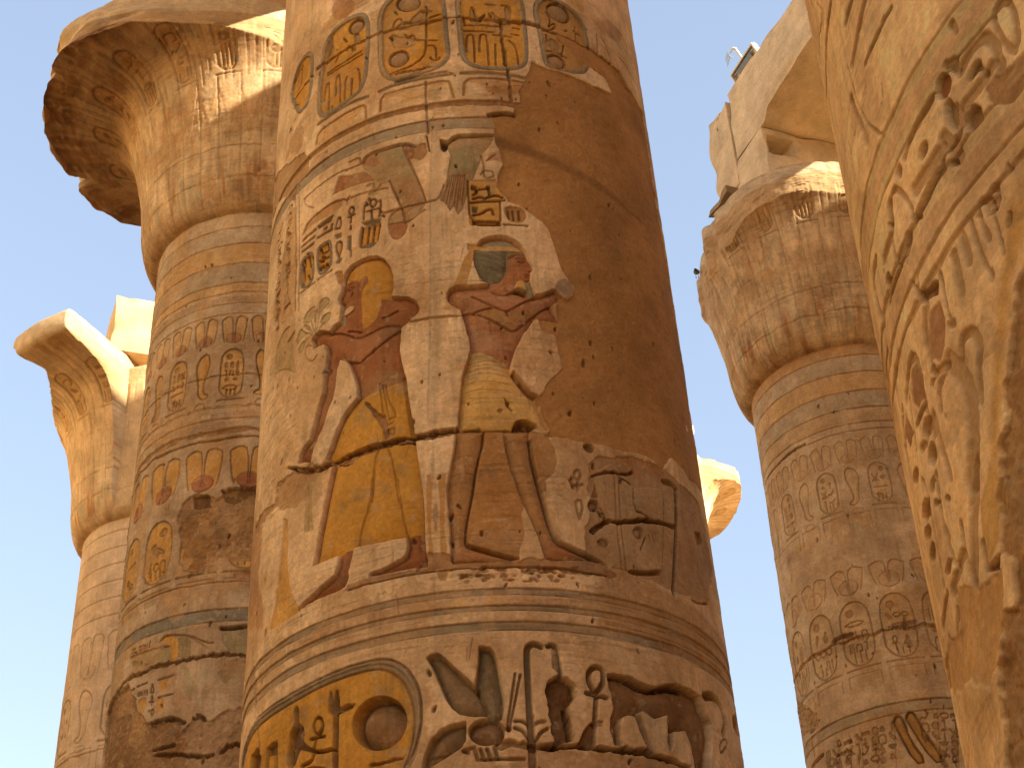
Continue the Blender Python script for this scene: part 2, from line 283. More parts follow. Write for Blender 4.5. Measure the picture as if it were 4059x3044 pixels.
# ------------------------------------------------------------------ the carved column in the middle
MX, MY = -.2961, 9.9428
def shaft_R(t): return 1.7 - TAPER * t
def cartouche(c, p, pid, wl=.022, fill=OCHRE, edge=GREY, dep=.010):
    """p: outline (s,t); a sunk ochre field inside a raised rope"""
    p = smooth(p, 2); c.poly(p, edge, depth=dep, bulge=.012, w=.01, pid=pid)
    sl = c.sub(p, .05); d = c.dist(p, sl, True); m = d > wl * 2
    c.C[sl] = np.where(m[..., None], np.asarray(fill, np.float32) * (1 + .35 * (fbm(c.SS[sl] * 6, c.TT[sl] * 6, 4, 8) - .5))[..., None], c.C[sl]); c.H[sl] = np.where(m, -dep * 1.15 + .003 * (fbm(c.SS[sl] * 8, c.TT[sl] * 8, 3, 2) - .5), c.H[sl])
def build_main():
    th = axis(-1.62, 1.62, .0029, -math.pi, math.pi, .06); t = axis(2.55, 9.75, .0049, -EYE, 14.19, .12)
    c = Canvas(MX, MY, 1.7, TAPER, th, t, 1.62, 1); base(c, CREAM, (.68, .48, .29), .52, .55, .003)
    Q = c.Q; zq = lambda f, x, y: Q(f, [(x, y)])[0, 1]
    L = lambda f, pts, w, d=.012, col=BROWN, mix=.75, **k: c.line(Q(f, pts), w, d, col, mix, **k)
    Pg = lambda f, pts, col=None, depth=None, **k: c.poly(Q(f, pts), col, depth, **k)
    def P2(*a): return np.vstack([Q(f, p) for f, p in a])
    sr = lambda f, x, y: Q(f, [(x, y)])[0, 0]
    # -- painted bands under the scene
    b1a, b1b, b2a, b2b, b3a, b3b = [zq('K', 1300, y) for y in (445, 495, 578, 622, 710, 778)]
    c.band(b1a, zq('K', 1300, 330), CREAM, .6)
    for x in np.arange(-2.4, 2.4, .115):
        r = rng.random(); col = (CREAM, (.5, .26, .1), (.52, .3, .16), OCHRE, STONE, (.45, .2, .12))[int(r * 6)]
        c.band(b1b, b2a, col, .38, 0, x, x + .115)
    for a, b in ((b1a, b1b), (b2a, b2b), (b3a, b3b)): c.band(a, b, GREY, .85, .006); c.ring(a, .006, .005, DARK, .5, .004); c.ring(b, .005, .004, DARK, .4, .004)
    i0, i1 = np.searchsorted(c.t, [b3b, b1a]); nn = fbm(c.SS[i0:i1] * 8, c.TT[i0:i1] * 12, 4, 61); k = (ss(.5, .68, nn) * .55)[..., None]
    c.C[i0:i1] = c.C[i0:i1] * (1 - k) + np.array(STONE, np.float32) * k
    Pg('K2', [(900, 230), (1000, 190), (1250, 260), (1570, 420), (1830, 640), (2030, 860), (2060, 1150), (1760, 985), (1500, 850), (1250, 755), (950, 690), (960, 500)], WASH, mix=.72, soft=.03, jag=.05, jsc=6)
    for y in (470, 590, 640, 745): c.ring(zq('K2', 1250, y + 60), .005, .005, (.5, .35, .2), .5, .004, sr('K2', 1000, 600))
    # -- rings above the scene
    zb0, zb1 = zq('T3', 1500, 1045), zq('T3', 1500, 1100); c.band(zb0, zb1, BROWN, .9, .012, jag=.012)
    zg0, zg1 = zq('T3', 1500, 1213), zq('T3', 1500, 1320); c.band(zg0, zg1, GREY, .8, .006); c.ring(zg0, .007, .008, DARK, .6, .003); c.ring(zg1, .006, .006, DARK, .5, .003)
    c.ring(zq('Z4', 900, 1240 - 60), .001, 0)
    # brown wash and mortar on the left limb
    Pg('F1', [(560, 390), (580, 560), (440, 690), (405, 730), (390, 900), (250, 870), (120, 1100), (150, 700), (200, 560), (350, 430), (480, 330)], WASH, mix=.85, jag=.03, depth=.008, add=True, soft=.012)
    Pg('F1', [(520, 0), (470, 250), (420, 330), (330, 330), (260, 480), (330, 200), (420, 0)], WASH, mix=.75, jag=.03, soft=.015)
    Pg('F6', [(90, 520), (180, 350), (300, 260), (330, 30), (620, -130), (880, -190), (870, -60), (640, 40), (620, 180), (520, 310), (440, 330), (300, 300), (180, 470), (100, 600)], WASH, mix=.85, jag=.04, depth=.008, add=True, soft=.012)
    Pg('F6', [(80, 480), (170, 480), (150, 800), (110, 1100), (180, 1400), (170, 1650), (20, 1659), (20, 1100)], (.50, .27, .12), mix=.75, jag=.03, soft=.02)
    Pg('F6', [(392, 430), (435, 450), (440, 1000), (470, 1250), (580, 1440), (330, 1600), (245, 1655), (320, 1300), (358, 900)], OCHRE, .008, mix=.8, pid=0, soft=.008)
    for a, b in ((1962, 2022), (2098, 2172)): Pg('F6', [(a, -60), (b, -60), (b - 5, 600), (b + 15, 830), (a + 30, 830), (a + 10, 400)], (.5, .26, .08), mix=.75, jag=.008)
    Pg('F6', [(2040, 260), (2090, 250), (2080, 560), (2045, 560)], BROWN, mix=.6, jag=.02)
    # papyrus bunch and stems
    for p in ([(495, 1010), (530, 900), (580, 840), (640, 800), (630, 900), (605, 1010)], [(635, 1000), (640, 880), (660, 840), (672, 900), (655, 1000)], [(690, 930), (682, 770), (730, 720), (790, 705), (825, 760), (770, 810), (720, 880)],
              [(705, 1000), (760, 905), (840, 880), (812, 980), (750, 1030)], [(503, 1050), (520, 1030), (582, 1070), (590, 1112), (545, 1095)], [(432, 1280), (410, 1230), (430, 1170), (465, 1080), (500, 1130), (560, 1150), (480, 1180)], [(430, 1370), (460, 1280), (522, 1220), (500, 1330), (455, 1385)],
              [(150, 1640), (155, 1400), (200, 1230), (270, 1100), (345, 1040), (305, 1150), (285, 1280), (350, 1180), (410, 1075), (345, 1290), (370, 1500), (410, 1640), (280, 1560)]):
        Pg('F2', p, OLIVE, .004, mix=.62, smth=2, soft=.006); q = Q('F2', p); c.line(np.vstack([q, q[:1]]), .006, .005, (.3, .24, .12), .6, smth=2)
    for p in ([(640, 1150), (600, 1010)], [(645, 1150), (650, 1000)], [(655, 1150), (690, 930)], [(660, 1140), (745, 1020)], [(610, 1160), (510, 1130)], [(600, 1170), (520, 1230)], [(610, 1140), (580, 1090)]): L('F2', p, .006, .005, (.3, .26, .13), .7)
    L('F2', [(610, 1300), (540, 1280), (510, 1380), (540, 1470), (610, 1480), (660, 1400)], .01, .006, BROWN, .5)
    Pg('F6', [(640, 30), (705, 20), (718, 550), (625, 580)], OLIVE, mix=.6, jag=.01); L('F6', [(668, 30), (672, 560)], .008, .004, BROWN, .4)
    Pg('F4', [(490, 600), (545, 650), (560, 850), (520, 960), (480, 860)], OLIVE, mix=.4, jag=.02)
    # -- left inscription panel
    Pg('F1', [(330, 1000), (405, 980), (430, 1659), (415, 2250), (240, 2420), (130, 2300), (240, 1659)], (.52, .28, .09), mix=.55, jag=.02)
    for x in (400, 440): L('F1', [(x, 720), (x + 10, 1100), (x + 10, 1659), (x + 3, 2250)], .008, .01, DARK, .7)
    r5 = np.random.default_rng(50)
    for i in range(13):
        for xx in ((330, 1080), (215, 1330)):
            p = Q('F1', [(xx[0] - (i % 2) * 10 - i * 3, xx[1] + i * 98)])[0]; c.glyph(GK[r5.integers(len(GK))], p[0] - .055, p[1], .11, .10, .008, .014, DARK, .75)
    bars = [[(680, 1220), (850, 1100)], [(690, 1240), (830, 1150)], [(490, 1400), (640, 1265)], [(480, 1475), (630, 1350)], [(480, 1540), (620, 1430)], [(670, 1360), (840, 1260)], [(845, 1200), (830, 1260)]]
    for p in bars: L('F1', p, .016, .016, DARK, .8)
    Pg('F1', [(740, 1250), (780, 1215), (790, 1240), (750, 1280)], DARK, .015)
    for p in ([(885, 1250), (935, 1070), (962, 1240), (885, 1250)], [(1045, 1110), (1125, 1070)], [(1078, 1090), (1072, 1180)], [(1075, 1080), (1048, 1050), (1075, 985), (1108, 990), (1112, 1040), (1078, 1090)], [(1075, 1215), (1075, 1260)]): L('F1', p, .011, .014, DARK, .8)
    for p in ([(1230, 1140), (1235, 970), (1265, 965)], [(1330, 1140), (1325, 1020)], [(1270, 1040), (1410, 1000)], [(1420, 1100), (1445, 900), (1400, 920)], [(1340, 990), (1300, 950), (1330, 890), (1385, 890), (1380, 960), (1340, 990)], [(1255, 965), (1260, 930)]): L('F1', p, .011, .014, DARK, .8)
    Pg('F1', [(1200, 1170), (1440, 1120), (1430, 1165), (1340, 1200), (1250, 1208)], (.25, .2, .13), .014)
    Pg('F1', [(1200, 1245), (1445, 1180), (1410, 1385), (1170, 1445)], OCHRE, .012, pid=0)
    for x in (1185, 1265, 1330, 1400): L('F1', [(x + 25, 1235 - (x - 1185) * .2), (x, 1440 - (x - 1185) * .22)], .011, .016, DARK, .8)
    Pg('F1', [(1165, 1450), (1410, 1380), (1380, 1440), (1310, 1480), (1240, 1488), (1185, 1475)], (.22, .19, .13), .014, smth=1)
    Pg('F1', [(1035, 1340), (1080, 1330), (1082, 1590), (1066, 1595), (1062, 1520), (1030, 1500)], (.24, .2, .13), .014); L('F1', [(930, 1600), (890, 1480), (915, 1410), (960, 1410), (970, 1480), (930, 1600)], .012, .014, DARK, .8)
    Pg('F1', [(905, 1490), (930, 1430), (960, 1480), (932, 1580)], OCHRE, mix=.8); Pg('F2', [(890, 290), (920, 230), (970, 235), (940, 290)], (.26, .22, .14), .012); Pg('F1', [(880, 1330), (960, 1300), (960, 1350), (900, 1375)], (.3, .24, .15), .01)
    Pg('F2', [(875, 400), (960, 380), (980, 400), (965, 540), (930, 555), (905, 450)], (.42, .24, .09), .01, smth=1)
    cartouche(c, P2(('F1', [(650, 1500), (745, 1420), (845, 1375), (852, 1659)]), ('F2', [(845, 300), (775, 405), (700, 440), (660, 390)])), 12, .012)
    cartouche(c, P2(('F2', [(455, 270), (540, 180), (628, 130), (630, 480), (550, 585), (475, 603), (455, 560)])), 13, .012)
    for f, pp in (('F2', ([(690, 100), (720, 170), (700, 210), (740, 200)], [(790, 50), (800, 120), (740, 150)], [(690, 250), (820, 185)], [(690, 380), (700, 320), (720, 310), (725, 370)], [(740, 360), (755, 290), (775, 290), (780, 340)], [(800, 330), (815, 240)], [(470, 300), (500, 420), (490, 560)], [(550, 200), (570, 330), (600, 300), (605, 220)], [(500, 250), (500, 330)], [(540, 430), (560, 490), (600, 470)], [(540, 175), (560, 165)], [(730, 250), (700, 260)])),):
        for p in pp: L(f, p, .013, .014, DARK, .85)
    L('F2', [(670, 490), (845, 370)], .01, .008, DARK, .7); L('F2', [(465, 655), (630, 520)], .01, .008, DARK, .7)
    # -- falcons hovering above
    Pg('F1', [(490, 1330), (540, 1180), (680, 1050), (850, 930), (980, 890), (960, 990), (800, 1090), (620, 1190), (520, 1290)], (.5, .26, .09), .005, mix=.75, pid=0, smth=1); L('F1', [(490, 1330), (540, 1180), (680, 1050), (850, 930), (980, 890), (1020, 900)], .01, .01, BROWN)
    L('F1', [(1030, 960), (1030, 890), (1060, 850)], .008, .008, BROWN); L('F1', [(1020, 900), (1280, 800), (1520, 755)], .012, .006, (.45, .24, .07), .9)
    L('F1', [(510, 890), (700, 720), (900, 580), (1180, 480), (1200, 440)], .009, .01, BROWN); L('F1', [(510, 890), (520, 970), (620, 1000)], .007, .006, BROWN, .5); L('F1', [(1060, 440), (1180, 380), (1200, 440)], .009, .01, BROWN)
    fal = [(1210, 460), (1230, 420), (1310, 350), (1480, 280), (1700, 225), (1790, 220), (1855, 250), (1990, 190), (2010, 330), (1930, 420), (1850, 390), (1800, 400), (1860, 550), (1950, 780), (2000, 930), (1905, 1080), (1770, 1180), (1770, 1220), (1720, 1340), (1620, 1390), (1560, 1340), (1525, 1220), (1540, 1110), (1620, 1020), (1700, 990), (1620, 850), (1550, 650), (1500, 700), (1440, 690), (1360, 650), (1300, 560), (1230, 500)]
    Pg('F1', fal, (.5, .36, .215), .009, bulge=.006, w=.04, pid=14, smth=1)
    Pg('F1', [(1390, 340), (1700, 228), (1760, 380), (1860, 560), (1720, 700), (1560, 660), (1480, 500)], GREEN, mix=.75, smth=1, soft=.03); Pg('F1', [(1560, 650), (1800, 560), (1960, 800), (1950, 1000), (1760, 1090), (1640, 860)], (.47, .29, .15), mix=.6, soft=.05)
    Pg('F1', [(1480, 480), (1390, 560), (1330, 520), (1370, 640), (1500, 700), (1560, 640)], GREEN, mix=.6, soft=.02)
    for p in ([(1205, 460), (1310, 365), (1380, 345), (1445, 480), (1300, 490)], [(1700, 230), (1790, 222), (1862, 270), (1840, 390), (1770, 390)]): Pg('F1', p, SKIN, mix=.9, smth=1)
    Pg('F1', [(850, 840), (930, 610), (1060, 605), (1130, 580), (1240, 558), (1310, 600), (1372, 655), (1150, 710)], SKIN, .008, bulge=.006, pid=0); Pg('F1', [(1868, 250), (1990, 190), (2010, 330), (1930, 415), (1840, 385)], (.43, .23, .1), mix=.8); Pg('F1', [(1530, 1180), (1740, 1170), (1770, 1210), (1720, 1340), (1620, 1390), (1560, 1340)], (.42, .2, .1), mix=.8, smth=1)
    L('F1', [(1215, 450), (1250, 380), (1340, 320), (1500, 270), (1700, 215), (1790, 215), (1850, 250)], .016, .012, DARK, .8); L('F1', [(1700, 228), (1765, 390), (1860, 570), (1960, 800), (2000, 930)], .009, .008, BROWN, .6); L('F1', [(1540, 660), (1630, 860), (1720, 1060), (1740, 1180)], .009, .008, BROWN, .7); L('F1', [(1540, 1190), (1740, 1165), (1840, 1120), (1980, 1020)], .008, .007, BROWN, .6)
    for k in range(7): L('F1', [(1760 + k * 24, 800 + k * 10), (1730 + k * 30, 1080 - k * 10)], .004, .003, BROWN, .4)
    for p in ([(1270, 730), (1310, 710)], [(1300, 830), (1400, 770), (1440, 700)], [(1350, 700), (1360, 760)]): L('F1', p, .012, .008, (.4, .3, .12), .7)
    Pg('F1', [(1290, 810), (1330, 770), (1420, 770), (1410, 830), (1340, 855)], OLIVE, mix=.6); L('F1', [(1430, 1030), (1470, 1060), (1600, 1030), (1700, 990), (1900, 940), (2050, 915), (2150, 890), (2212, 720)], .012, .01, BROWN, .7, jag=.006)
    fal2 = [(985, 730), (1010, 735), (1060, 712), (1150, 705), (1245, 712), (1230, 745), (1190, 790), (1170, 850), (1140, 920), (1110, 1000), (1085, 1080), (1062, 1105), (1040, 1060), (1020, 1085), (1000, 1050), (970, 1030), (1000, 960), (1010, 880), (1025, 800), (1010, 770), (985, 785)]
    Pg('Z4', fal2, (.47, .34, .2), .012, bulge=.008, w=.04, pid=15); Pg('Z4', [(1030, 770), (1200, 725), (1180, 830), (1130, 900), (1060, 900), (1020, 870)], GREEN, mix=.8, soft=.03); Pg('Z4', [(1060, 895), (1120, 880), (1090, 1060), (1010, 1040), (980, 1010)], (.5, .28, .15), mix=.55, soft=.03)
    for k in range(8): L('Z4', [(1020 + k * 11, 900), (985 + k * 14, 1030 + (k % 3) * 20)], .005, .005, BROWN, .5)
    Pg('Z4', [(968, 720), (1010, 727), (1030, 705), (1062, 694), (1245, 692), (1248, 706), (1150, 704), (1062, 708), (1030, 725), (1008, 745), (995, 785), (972, 770)], (.12, .06, .025), .05, pid=15, jag=.004)
    for p in ([(1180, 800), (1200, 870), (1180, 900)], [(1200, 880), (1245, 885), (1245, 915), (1200, 920), (1195, 880)], [(1210, 830), (1250, 800)]): L('Z4', p, .01, .008, BROWN, .6)
    Pg('Z4', [(1225, 790), (1290, 775), (1285, 835), (1215, 830)], (.42, .2, .12), mix=.7, jag=.02)
    # column of signs beside the king
    Pg('Z4', [(1112, 930), (1252, 928), (1300, 985), (1300, 1020), (1280, 1040), (1284, 1168), (1122, 1162)], GOLD, .008, pid=0); c.line(Q('Z4', [(1112, 930), (1122, 1162), (1284, 1168), (1280, 1040)]), .01, .008, DARK, .7)
    for p in ([(1135, 955), (1135, 975), (1215, 970), (1215, 958)], [(1220, 960), (1225, 1000)], [(1140, 1020), (1180, 1010), (1200, 1020)], [(1210, 1015), (1260, 1000), (1290, 1015)], [(1140, 1105), (1180, 1100), (1215, 1075), (1240, 1075), (1245, 1100)], [(1140, 1138), (1270, 1140)], [(1140, 1152), (1280, 1155)], [(1150, 960), (1160, 990), (1140, 1000)], [(1130, 1040), (1300, 1032)]): L('Z4', p, .014, .014, DARK, .85)
    Pg('Z4', [(1132, 1062), (1165, 1062), (1160, 1092), (1135, 1092)], (.2, .16, .1), .014)
    Pg('Z4', [(1300, 1062), (1400, 1070), (1420, 1120), (1390, 1152), (1335, 1145), (1305, 1110)], (.46, .27, .12), .009, pid=0, smth=2)
    for x in (1320, 1345, 1375): L('Z4', [(x, 1085), (x + 5, 1130)], .011, .012, DARK, .7)
    L('Z4', [(1300, 1158), (1420, 1165)], .011, .01, DARK, .7)
    # -- tall cartouches at the top
    cart = {7: ('T3', [(400, 1040), (370, 960), (390, 800), (440, 640), (500, 540), (560, 497), (600, 540), (590, 740), (575, 920), (520, 1060), (440, 1130)]),
            8: ('T3', [(655, 700), (690, 430), (780, 290), (930, 165), (1080, 120), (1140, 170), (1145, 350), (1135, 600), (1110, 790), (1040, 920), (900, 1020), (740, 1130), (660, 1155), (625, 1090), (635, 900)]),
            9: ('T3', [(1218, 300), (1222, 140), (1290, 20), (1420, -80), (1600, -140), (1780, -120), (1880, -20), (1900, 150), (1915, 350), (1935, 510), (1910, 600), (1790, 685), (1600, 740), (1450, 785), (1350, 795), (1265, 745), (1225, 640), (1222, 480)]),
            10: ('T4', [(12, 100), (15, -60), (80, -170), (250, -200), (500, -190), (640, -110), (690, 60), (715, 280), (735, 560), (705, 650), (600, 690), (420, 690), (260, 680), (130, 640), (60, 560), (40, 380)]),
            11: ('T4', [(770, 120), (775, 40), (840, -40), (960, -30), (1090, 40), (1210, 140), (1285, 260), (1325, 430), (1335, 640), (1290, 720), (1180, 725), (1050, 690), (890, 650), (860, 560), (830, 380), (800, 240)])}
    for pid, (f, p) in cart.items(): cartouche(c, Q(f, p), pid, .02, OCHRE if pid != 11 else (.5, .3, .12))
    G = (.3, .25, .17)
    for f, ex in (('T3', [(1515, 20, 118, 75, 8), (1420, 560, 102, 72, 25), (1003, 250, 85, 55, 42)]), ('T4', [(1025, 118, 125, 72, -36), (1004, 592, 96, 62, -33)])):
        for x, y, rx, ry, an in ex:
            p = [(x + rx * math.cos(a) * math.cos(math.radians(an)) + ry * math.sin(a) * math.sin(math.radians(an)), y - rx * math.cos(a) * math.sin(math.radians(an)) + ry * math.sin(a) * math.cos(math.radians(an))) for a in np.linspace(0, 2 * math.pi, 26)[:-1]]
            Pg(f, p, (.4, .27, .16), .03, bulge=.024, w=.03); q = Q(f, p); c.line(np.vstack([q, q[:1]]), .012, .006, DARK, .6)
    t3 = [[(1690, 110), (1692, 440), (1660, 550), (1530, 640), (1420, 675), (1340, 712)], [(1390, 715), (1430, 690), (1450, 700), (1480, 680), (1510, 690), (1540, 668), (1570, 678), (1600, 660), (1640, 668), (1680, 645), (1745, 640)], [(1700, 432), (1785, 428), (1790, 560)], [(1730, 545), (1760, 575), (1810, 570), (1825, 545)], [(1600, 378), (1690, 382), (1795, 380)], [(1360, 260), (1380, 190), (1440, 165), (1450, 200)], [(1380, 100), (1410, 130)], [(1460, 210), (1550, 200), (1640, 180), (1690, 175), (1830, 125)], [(1480, 325), (1520, 350), (1560, 320), (1590, 375)], [(1650, 95), (1740, 95)], [(1690, 50), (1700, 110)],
          [(720, 725), (900, 620), (1060, 520)], [(720, 705), (880, 600), (1050, 490)], [(683, 975), (700, 820), (735, 790), (728, 1065)], [(795, 920), (800, 745), (838, 708), (842, 1000)], [(885, 965), (888, 780), (910, 740)], [(950, 915), (958, 755)], [(1042, 865), (1030, 680), (1015, 660)], [(730, 600), (720, 540), (745, 430)], [(800, 600), (840, 500)], [(910, 490), (915, 440), (960, 450), (965, 490)], [(985, 480), (985, 430)], [(880, 370), (910, 400)],
          [(480, 640), (440, 700), (390, 850)], [(470, 640), (465, 800), (440, 860)], [(380, 1000), (440, 900), (560, 760)], [(490, 820), (590, 740)], [(400, 1060), (440, 1010)]]
    for p in t3: L('T3', p, .011, .014, (.24, .14, .07), .65)
    for p in ([(1340, 320), (1390, 330), (1440, 350), (1520, 330), (1590, 390), (1570, 440), (1400, 465), (1350, 420)], [(1450, 200), (1560, 195), (1500, 290), (1380, 270)], [(1660, 60), (1700, 160), (1560, 230), (1520, 190)]): Pg('T3', p, (.4, .28, .14), .012, bulge=.008, add=True, mix=.7, smth=1)
    Pg('T3', [(1580, 235), (1675, 225), (1678, 370), (1600, 370), (1560, 320)], GOLD, mix=.7)
    for p in ([(722, 560), (720, 440), (755, 340), (775, 370), (790, 500)], [(980, 320), (1030, 310), (1045, 380), (990, 420)]): Pg('T3', p, G, .012, mix=.7, smth=1, add=True)
    t4 = [[(120, 490), (122, 335), (160, 318), (195, 340), (205, 590)], [(250, 490), (252, 335), (290, 318), (325, 340), (345, 620)], [(412, 620), (408, 420)], [(640, 640), (620, 480), (590, 420), (540, 385)], [(385, 325), (480, 335), (560, 350)], [(80, 290), (390, 300)], [(560, 320), (640, 330)], [(100, 236), (450, 245)], [(90, 150), (105, 235)], [(190, 70), (225, 190), (300, 130)], [(375, 110), (445, 170), (500, 200)], [(470, 40), (540, 45), (570, 100)], [(310, 30), (400, 35)], [(580, 260), (640, 272)], [(510, 480), (515, 600)],
          [(905, 110), (950, 180), (940, 260)], [(1190, 260), (1200, 400)], [(1170, 290), (1240, 340)], [(910, 330), (915, 390)], [(905, 480), (1010, 500), (1110, 555)], [(1080, 440), (1060, 540)], [(930, 240), (990, 215), (1000, 260), (940, 280)], [(1090, 290), (1110, 290)], [(1430, 360), (1480, 440), (1530, 620)], [(1390, 340), (1405, 530)], [(1610, 565), (1670, 630), (1690, 680)], [(1470, 520), (1500, 600)], [(1745, 660), (1760, 720)]]
    for p in t4: L('T4', p, .011, .014, (.24, .14, .07), .65)
    for p in ([(150, 60), (200, 50), (230, 190), (300, 120), (310, 150), (240, 230), (165, 235)], [(380, 115), (440, 200), (560, 200), (570, 250), (430, 240)], [(490, 40), (560, 70), (575, 210), (520, 200)], [(930, 340), (1050, 430), (1040, 500), (950, 480)]): Pg('T4', p, (.38, .27, .16), .012, bulge=.008, add=True, mix=.7, smth=1)
    L('T4', [(468, 170), (468, 350), (490, 480), (500, 600), (540, 750), (560, 980)], .016, .022, (.2, .11, .05), .8, jag=.012)
    c.ring(zq('T3', 1100, 375), .02, .016, BROWN, .8, .02, sr('T3', 620, 680), sr('T4', 1000, 320)); L('T4', [(450, 170), (600, 190), (800, 240), (1000, 320), (1200, 410), (1400, 530), (1530, 630)], .016, .014, BROWN, .8, jag=.012)
    # offering baskets under the cartouches
    for f, p in (('T3', [(1240, 890), (1400, 822), (1700, 760), (1945, 722)]), ('T3', [(640, 1210), (760, 1130), (950, 1010), (1120, 942)]), ('T4', [(75, 715), (330, 712), (700, 765)]), ('T3', [(1400, 800), (1700, 735), (1890, 705)])): L(f, p, .022, .012, GREY, .9)
    for f, p, q2 in (('T3', [(1245, 1085), (1255, 930), (1400, 890), (1700, 820), (1905, 785), (1935, 830), (1965, 950)], [(1275, 960), (1460, 940), (1440, 1010), (1270, 1060)]), ('T3', [(625, 1400), (640, 1290), (800, 1180), (1000, 1060), (1100, 1015), (1105, 1150)], [(980, 1170), (1090, 1050), (1095, 1150)]), ('T4', [(95, 930), (100, 772), (300, 765), (520, 785), (700, 810)], [(125, 800), (300, 840), (310, 915), (125, 920)])):
        qq = Q(f, p); c.line(qq, .014, .008, BROWN, .8)
        low = qq.copy(); low[:, 1] -= .16; c.poly(np.vstack([qq, low[::-1]]), GOLD if f != 'T4' else (.55, .32, .12), mix=.5, soft=.03); Pg(f, q2, CREAM, mix=.85)
    Pg('T3', [(1730, 870), (1910, 820), (1930, 930), (1750, 950)], CREAM, mix=.8); Pg('T4', [(300, 850), (700, 830), (560, 940), (330, 905)], (.48, .25, .09), mix=.8)
    Pg('T3', [(760, 60), (880, -40), (1000, 0), (990, 100), (900, 190), (800, 200)], (.4, .19, .1), mix=.75, smth=2, soft=.01); Pg('T3', [(650, 330), (780, 140), (1130, -60), (1150, 20), (900, 170), (760, 290)], (.5, .28, .1), mix=.5); Pg('T4', [(1350, 200), (1480, 190), (1640, 330), (1600, 420), (1430, 330)], (.42, .22, .12), mix=.55, soft=.03)
    Pg('T4', [(1240, 0), (1280, 140), (1100, 50), (1080, 0)], GOLD, mix=.6)
    # -- the priest with the bouquet (left figure)
    A1 = [(968, 540), (980, 470), (1010, 395), (1080, 310), (1180, 245), (1300, 207), (1400, 200), (1480, 238), (1550, 330), (1590, 460), (1588, 580), (1562, 695), (1650, 692), (1780, 698), (1870, 750), (1912, 830), (1890, 890), (1790, 970), (1700, 1030), (1682, 1080), (1670, 1200), (1665, 1350), (1690, 1500)]
    A2 = [(1740, 150), (1762, 350), (1800, 560), (1840, 760), (1855, 900), (1890, 1150), (1930, 1400)]
    A3 = [(1930, 249), (1942, 590), (1950, 750), (1968, 890), (1960, 945), (1700, 990), (1480, 1035), (1330, 1055), (1350, 1020), (1460, 985), (1620, 905), (1730, 830), (1760, 735), (1752, 625), (1500, 672), (1165, 742), (1130, 880), (1102, 1000), (1095, 1100), (1070, 1170), (1000, 1210), (800, 1290), (620, 1390), (540, 1430), (600, 1360), (700, 1270), (850, 1130), (950, 1040), (985, 930), (1000, 820), (715, 945), (740, 850), (780, 600), (830, 350), (880, 100)]
    A4 = [(820, 1382), (840, 1280), (868, 1175), (765, 1130), (830, 980), (900, 780), (960, 640), (1060, 490), (1158, 385), (1150, 280), (1130, 170), (1090, 60)]
    A5 = [(1070, 1540), (1020, 1470), (970, 1425), (935, 1470), (922, 1540)]
    A6 = [(905, 20), (880, 250), (850, 400), (800, 520), (740, 720), (650, 920), (600, 1050), (575, 1175), (530, 1160), (490, 1172), (420, 1180), (450, 1080), (490, 990), (570, 890), (610, 740), (640, 620), (680, 470), (730, 320), (745, 150)]
    A7 = [(768, 1500), (778, 1350), (762, 1300), (740, 1265), (690, 1290), (612, 1340), (610, 1270), (590, 1215), (640, 1150), (690, 1110), (760, 1108), (812, 1120), (870, 1040), (935, 995), (945, 880), (952, 800), (940, 770), (918, 742), (935, 690), (962, 620)]
    body = P2(('F2', A1), ('F4', A2), ('F6', A3), ('F4', A4), ('F2', A5), ('F4', A6), ('F2', A7))
    c.poly(body, SKIN, .034, bulge=.03, w=.05, pid=2)
    Pg('F2', [(985, 545), (990, 480), (1015, 405), (1085, 325), (1185, 262), (1300, 226), (1400, 216), (1472, 252), (1540, 340), (1578, 460), (1574, 580), (1550, 700), (1440, 715), (1420, 850), (1380, 960), (1300, 1040), (1222, 1086), (1210, 1000), (1204, 800), (1200, 660), (1225, 580), (1275, 520), (1280, 450), (1240, 430), (1205, 470), (1180, 500), (1090, 488), (1020, 515)], OCHRE, pid=3)
    Pg('F2', [(1240, 440), (1278, 460), (1268, 530), (1212, 600), (1190, 560), (1205, 490)], SKIN2, pid=2, bulge=.012, depth=-.002, w=.02, add=True, smth=1)
    for k in range(7): L('F2', [(1010 + k * 6, 430 + k * 12), (1120 - k * 6, 370 + k * 18)], .004, .004, BROWN, .5)
    Pg('F2', [(990, 880), (1020, 840), (1070, 802), (1105, 806), (1115, 840), (1060, 890), (992, 935)], CREAM, 0, pid=0, smth=1)
    Pg('F2', [(955, 850), (1003, 840), (990, 920), (984, 1030), (930, 1056), (945, 930)], GREY, .02, pid=2, bulge=.01)
    for p in ([(1180, 1490), (1400, 1310), (1560, 1170), (1690, 1060), (1790, 970)], [(960, 1450), (1060, 1480), (1180, 1490)], [(810, 1130), (1000, 1150), (1150, 1210), (1300, 1150), (1450, 1060), (1650, 1030)], [(1460, 950), (1540, 920), (1640, 860)], [(760, 1300), (800, 1380)], [(1040, 1110), (1200, 1130)]): L('F2', p, .011, .012, (.22, .09, .04), .42)
    L('F2', [(1000, 600), (1060, 560), (1110, 575), (1060, 610), (1000, 600)], .006, .006, (.2, .09, .05), .6); L('F2', [(930, 770), (985, 765)], .005, .006, (.2, .09, .05), .6); L('F2', [(990, 545), (1100, 520)], .006, .005, (.2, .09, .05), .5)
    Pg('F2', [(950, 1260), (1100, 1200), (1450, 1040), (1660, 1020), (1480, 1200), (1180, 1470), (960, 1430)], SKIN2, mix=.45, soft=.03)
    Pg('F4', [(750, 0), (905, 0), (850, 400), (740, 700), (640, 700), (700, 380)], (.42, .23, .125), mix=.6, soft=.02, jag=.02, only=2); Pg('F4', [(1170, 380), (1150, 200), (1400, 60), (1690, 60), (1740, 150), (1430, 300)], (.42, .26, .13), mix=.55, soft=.04, only=2)
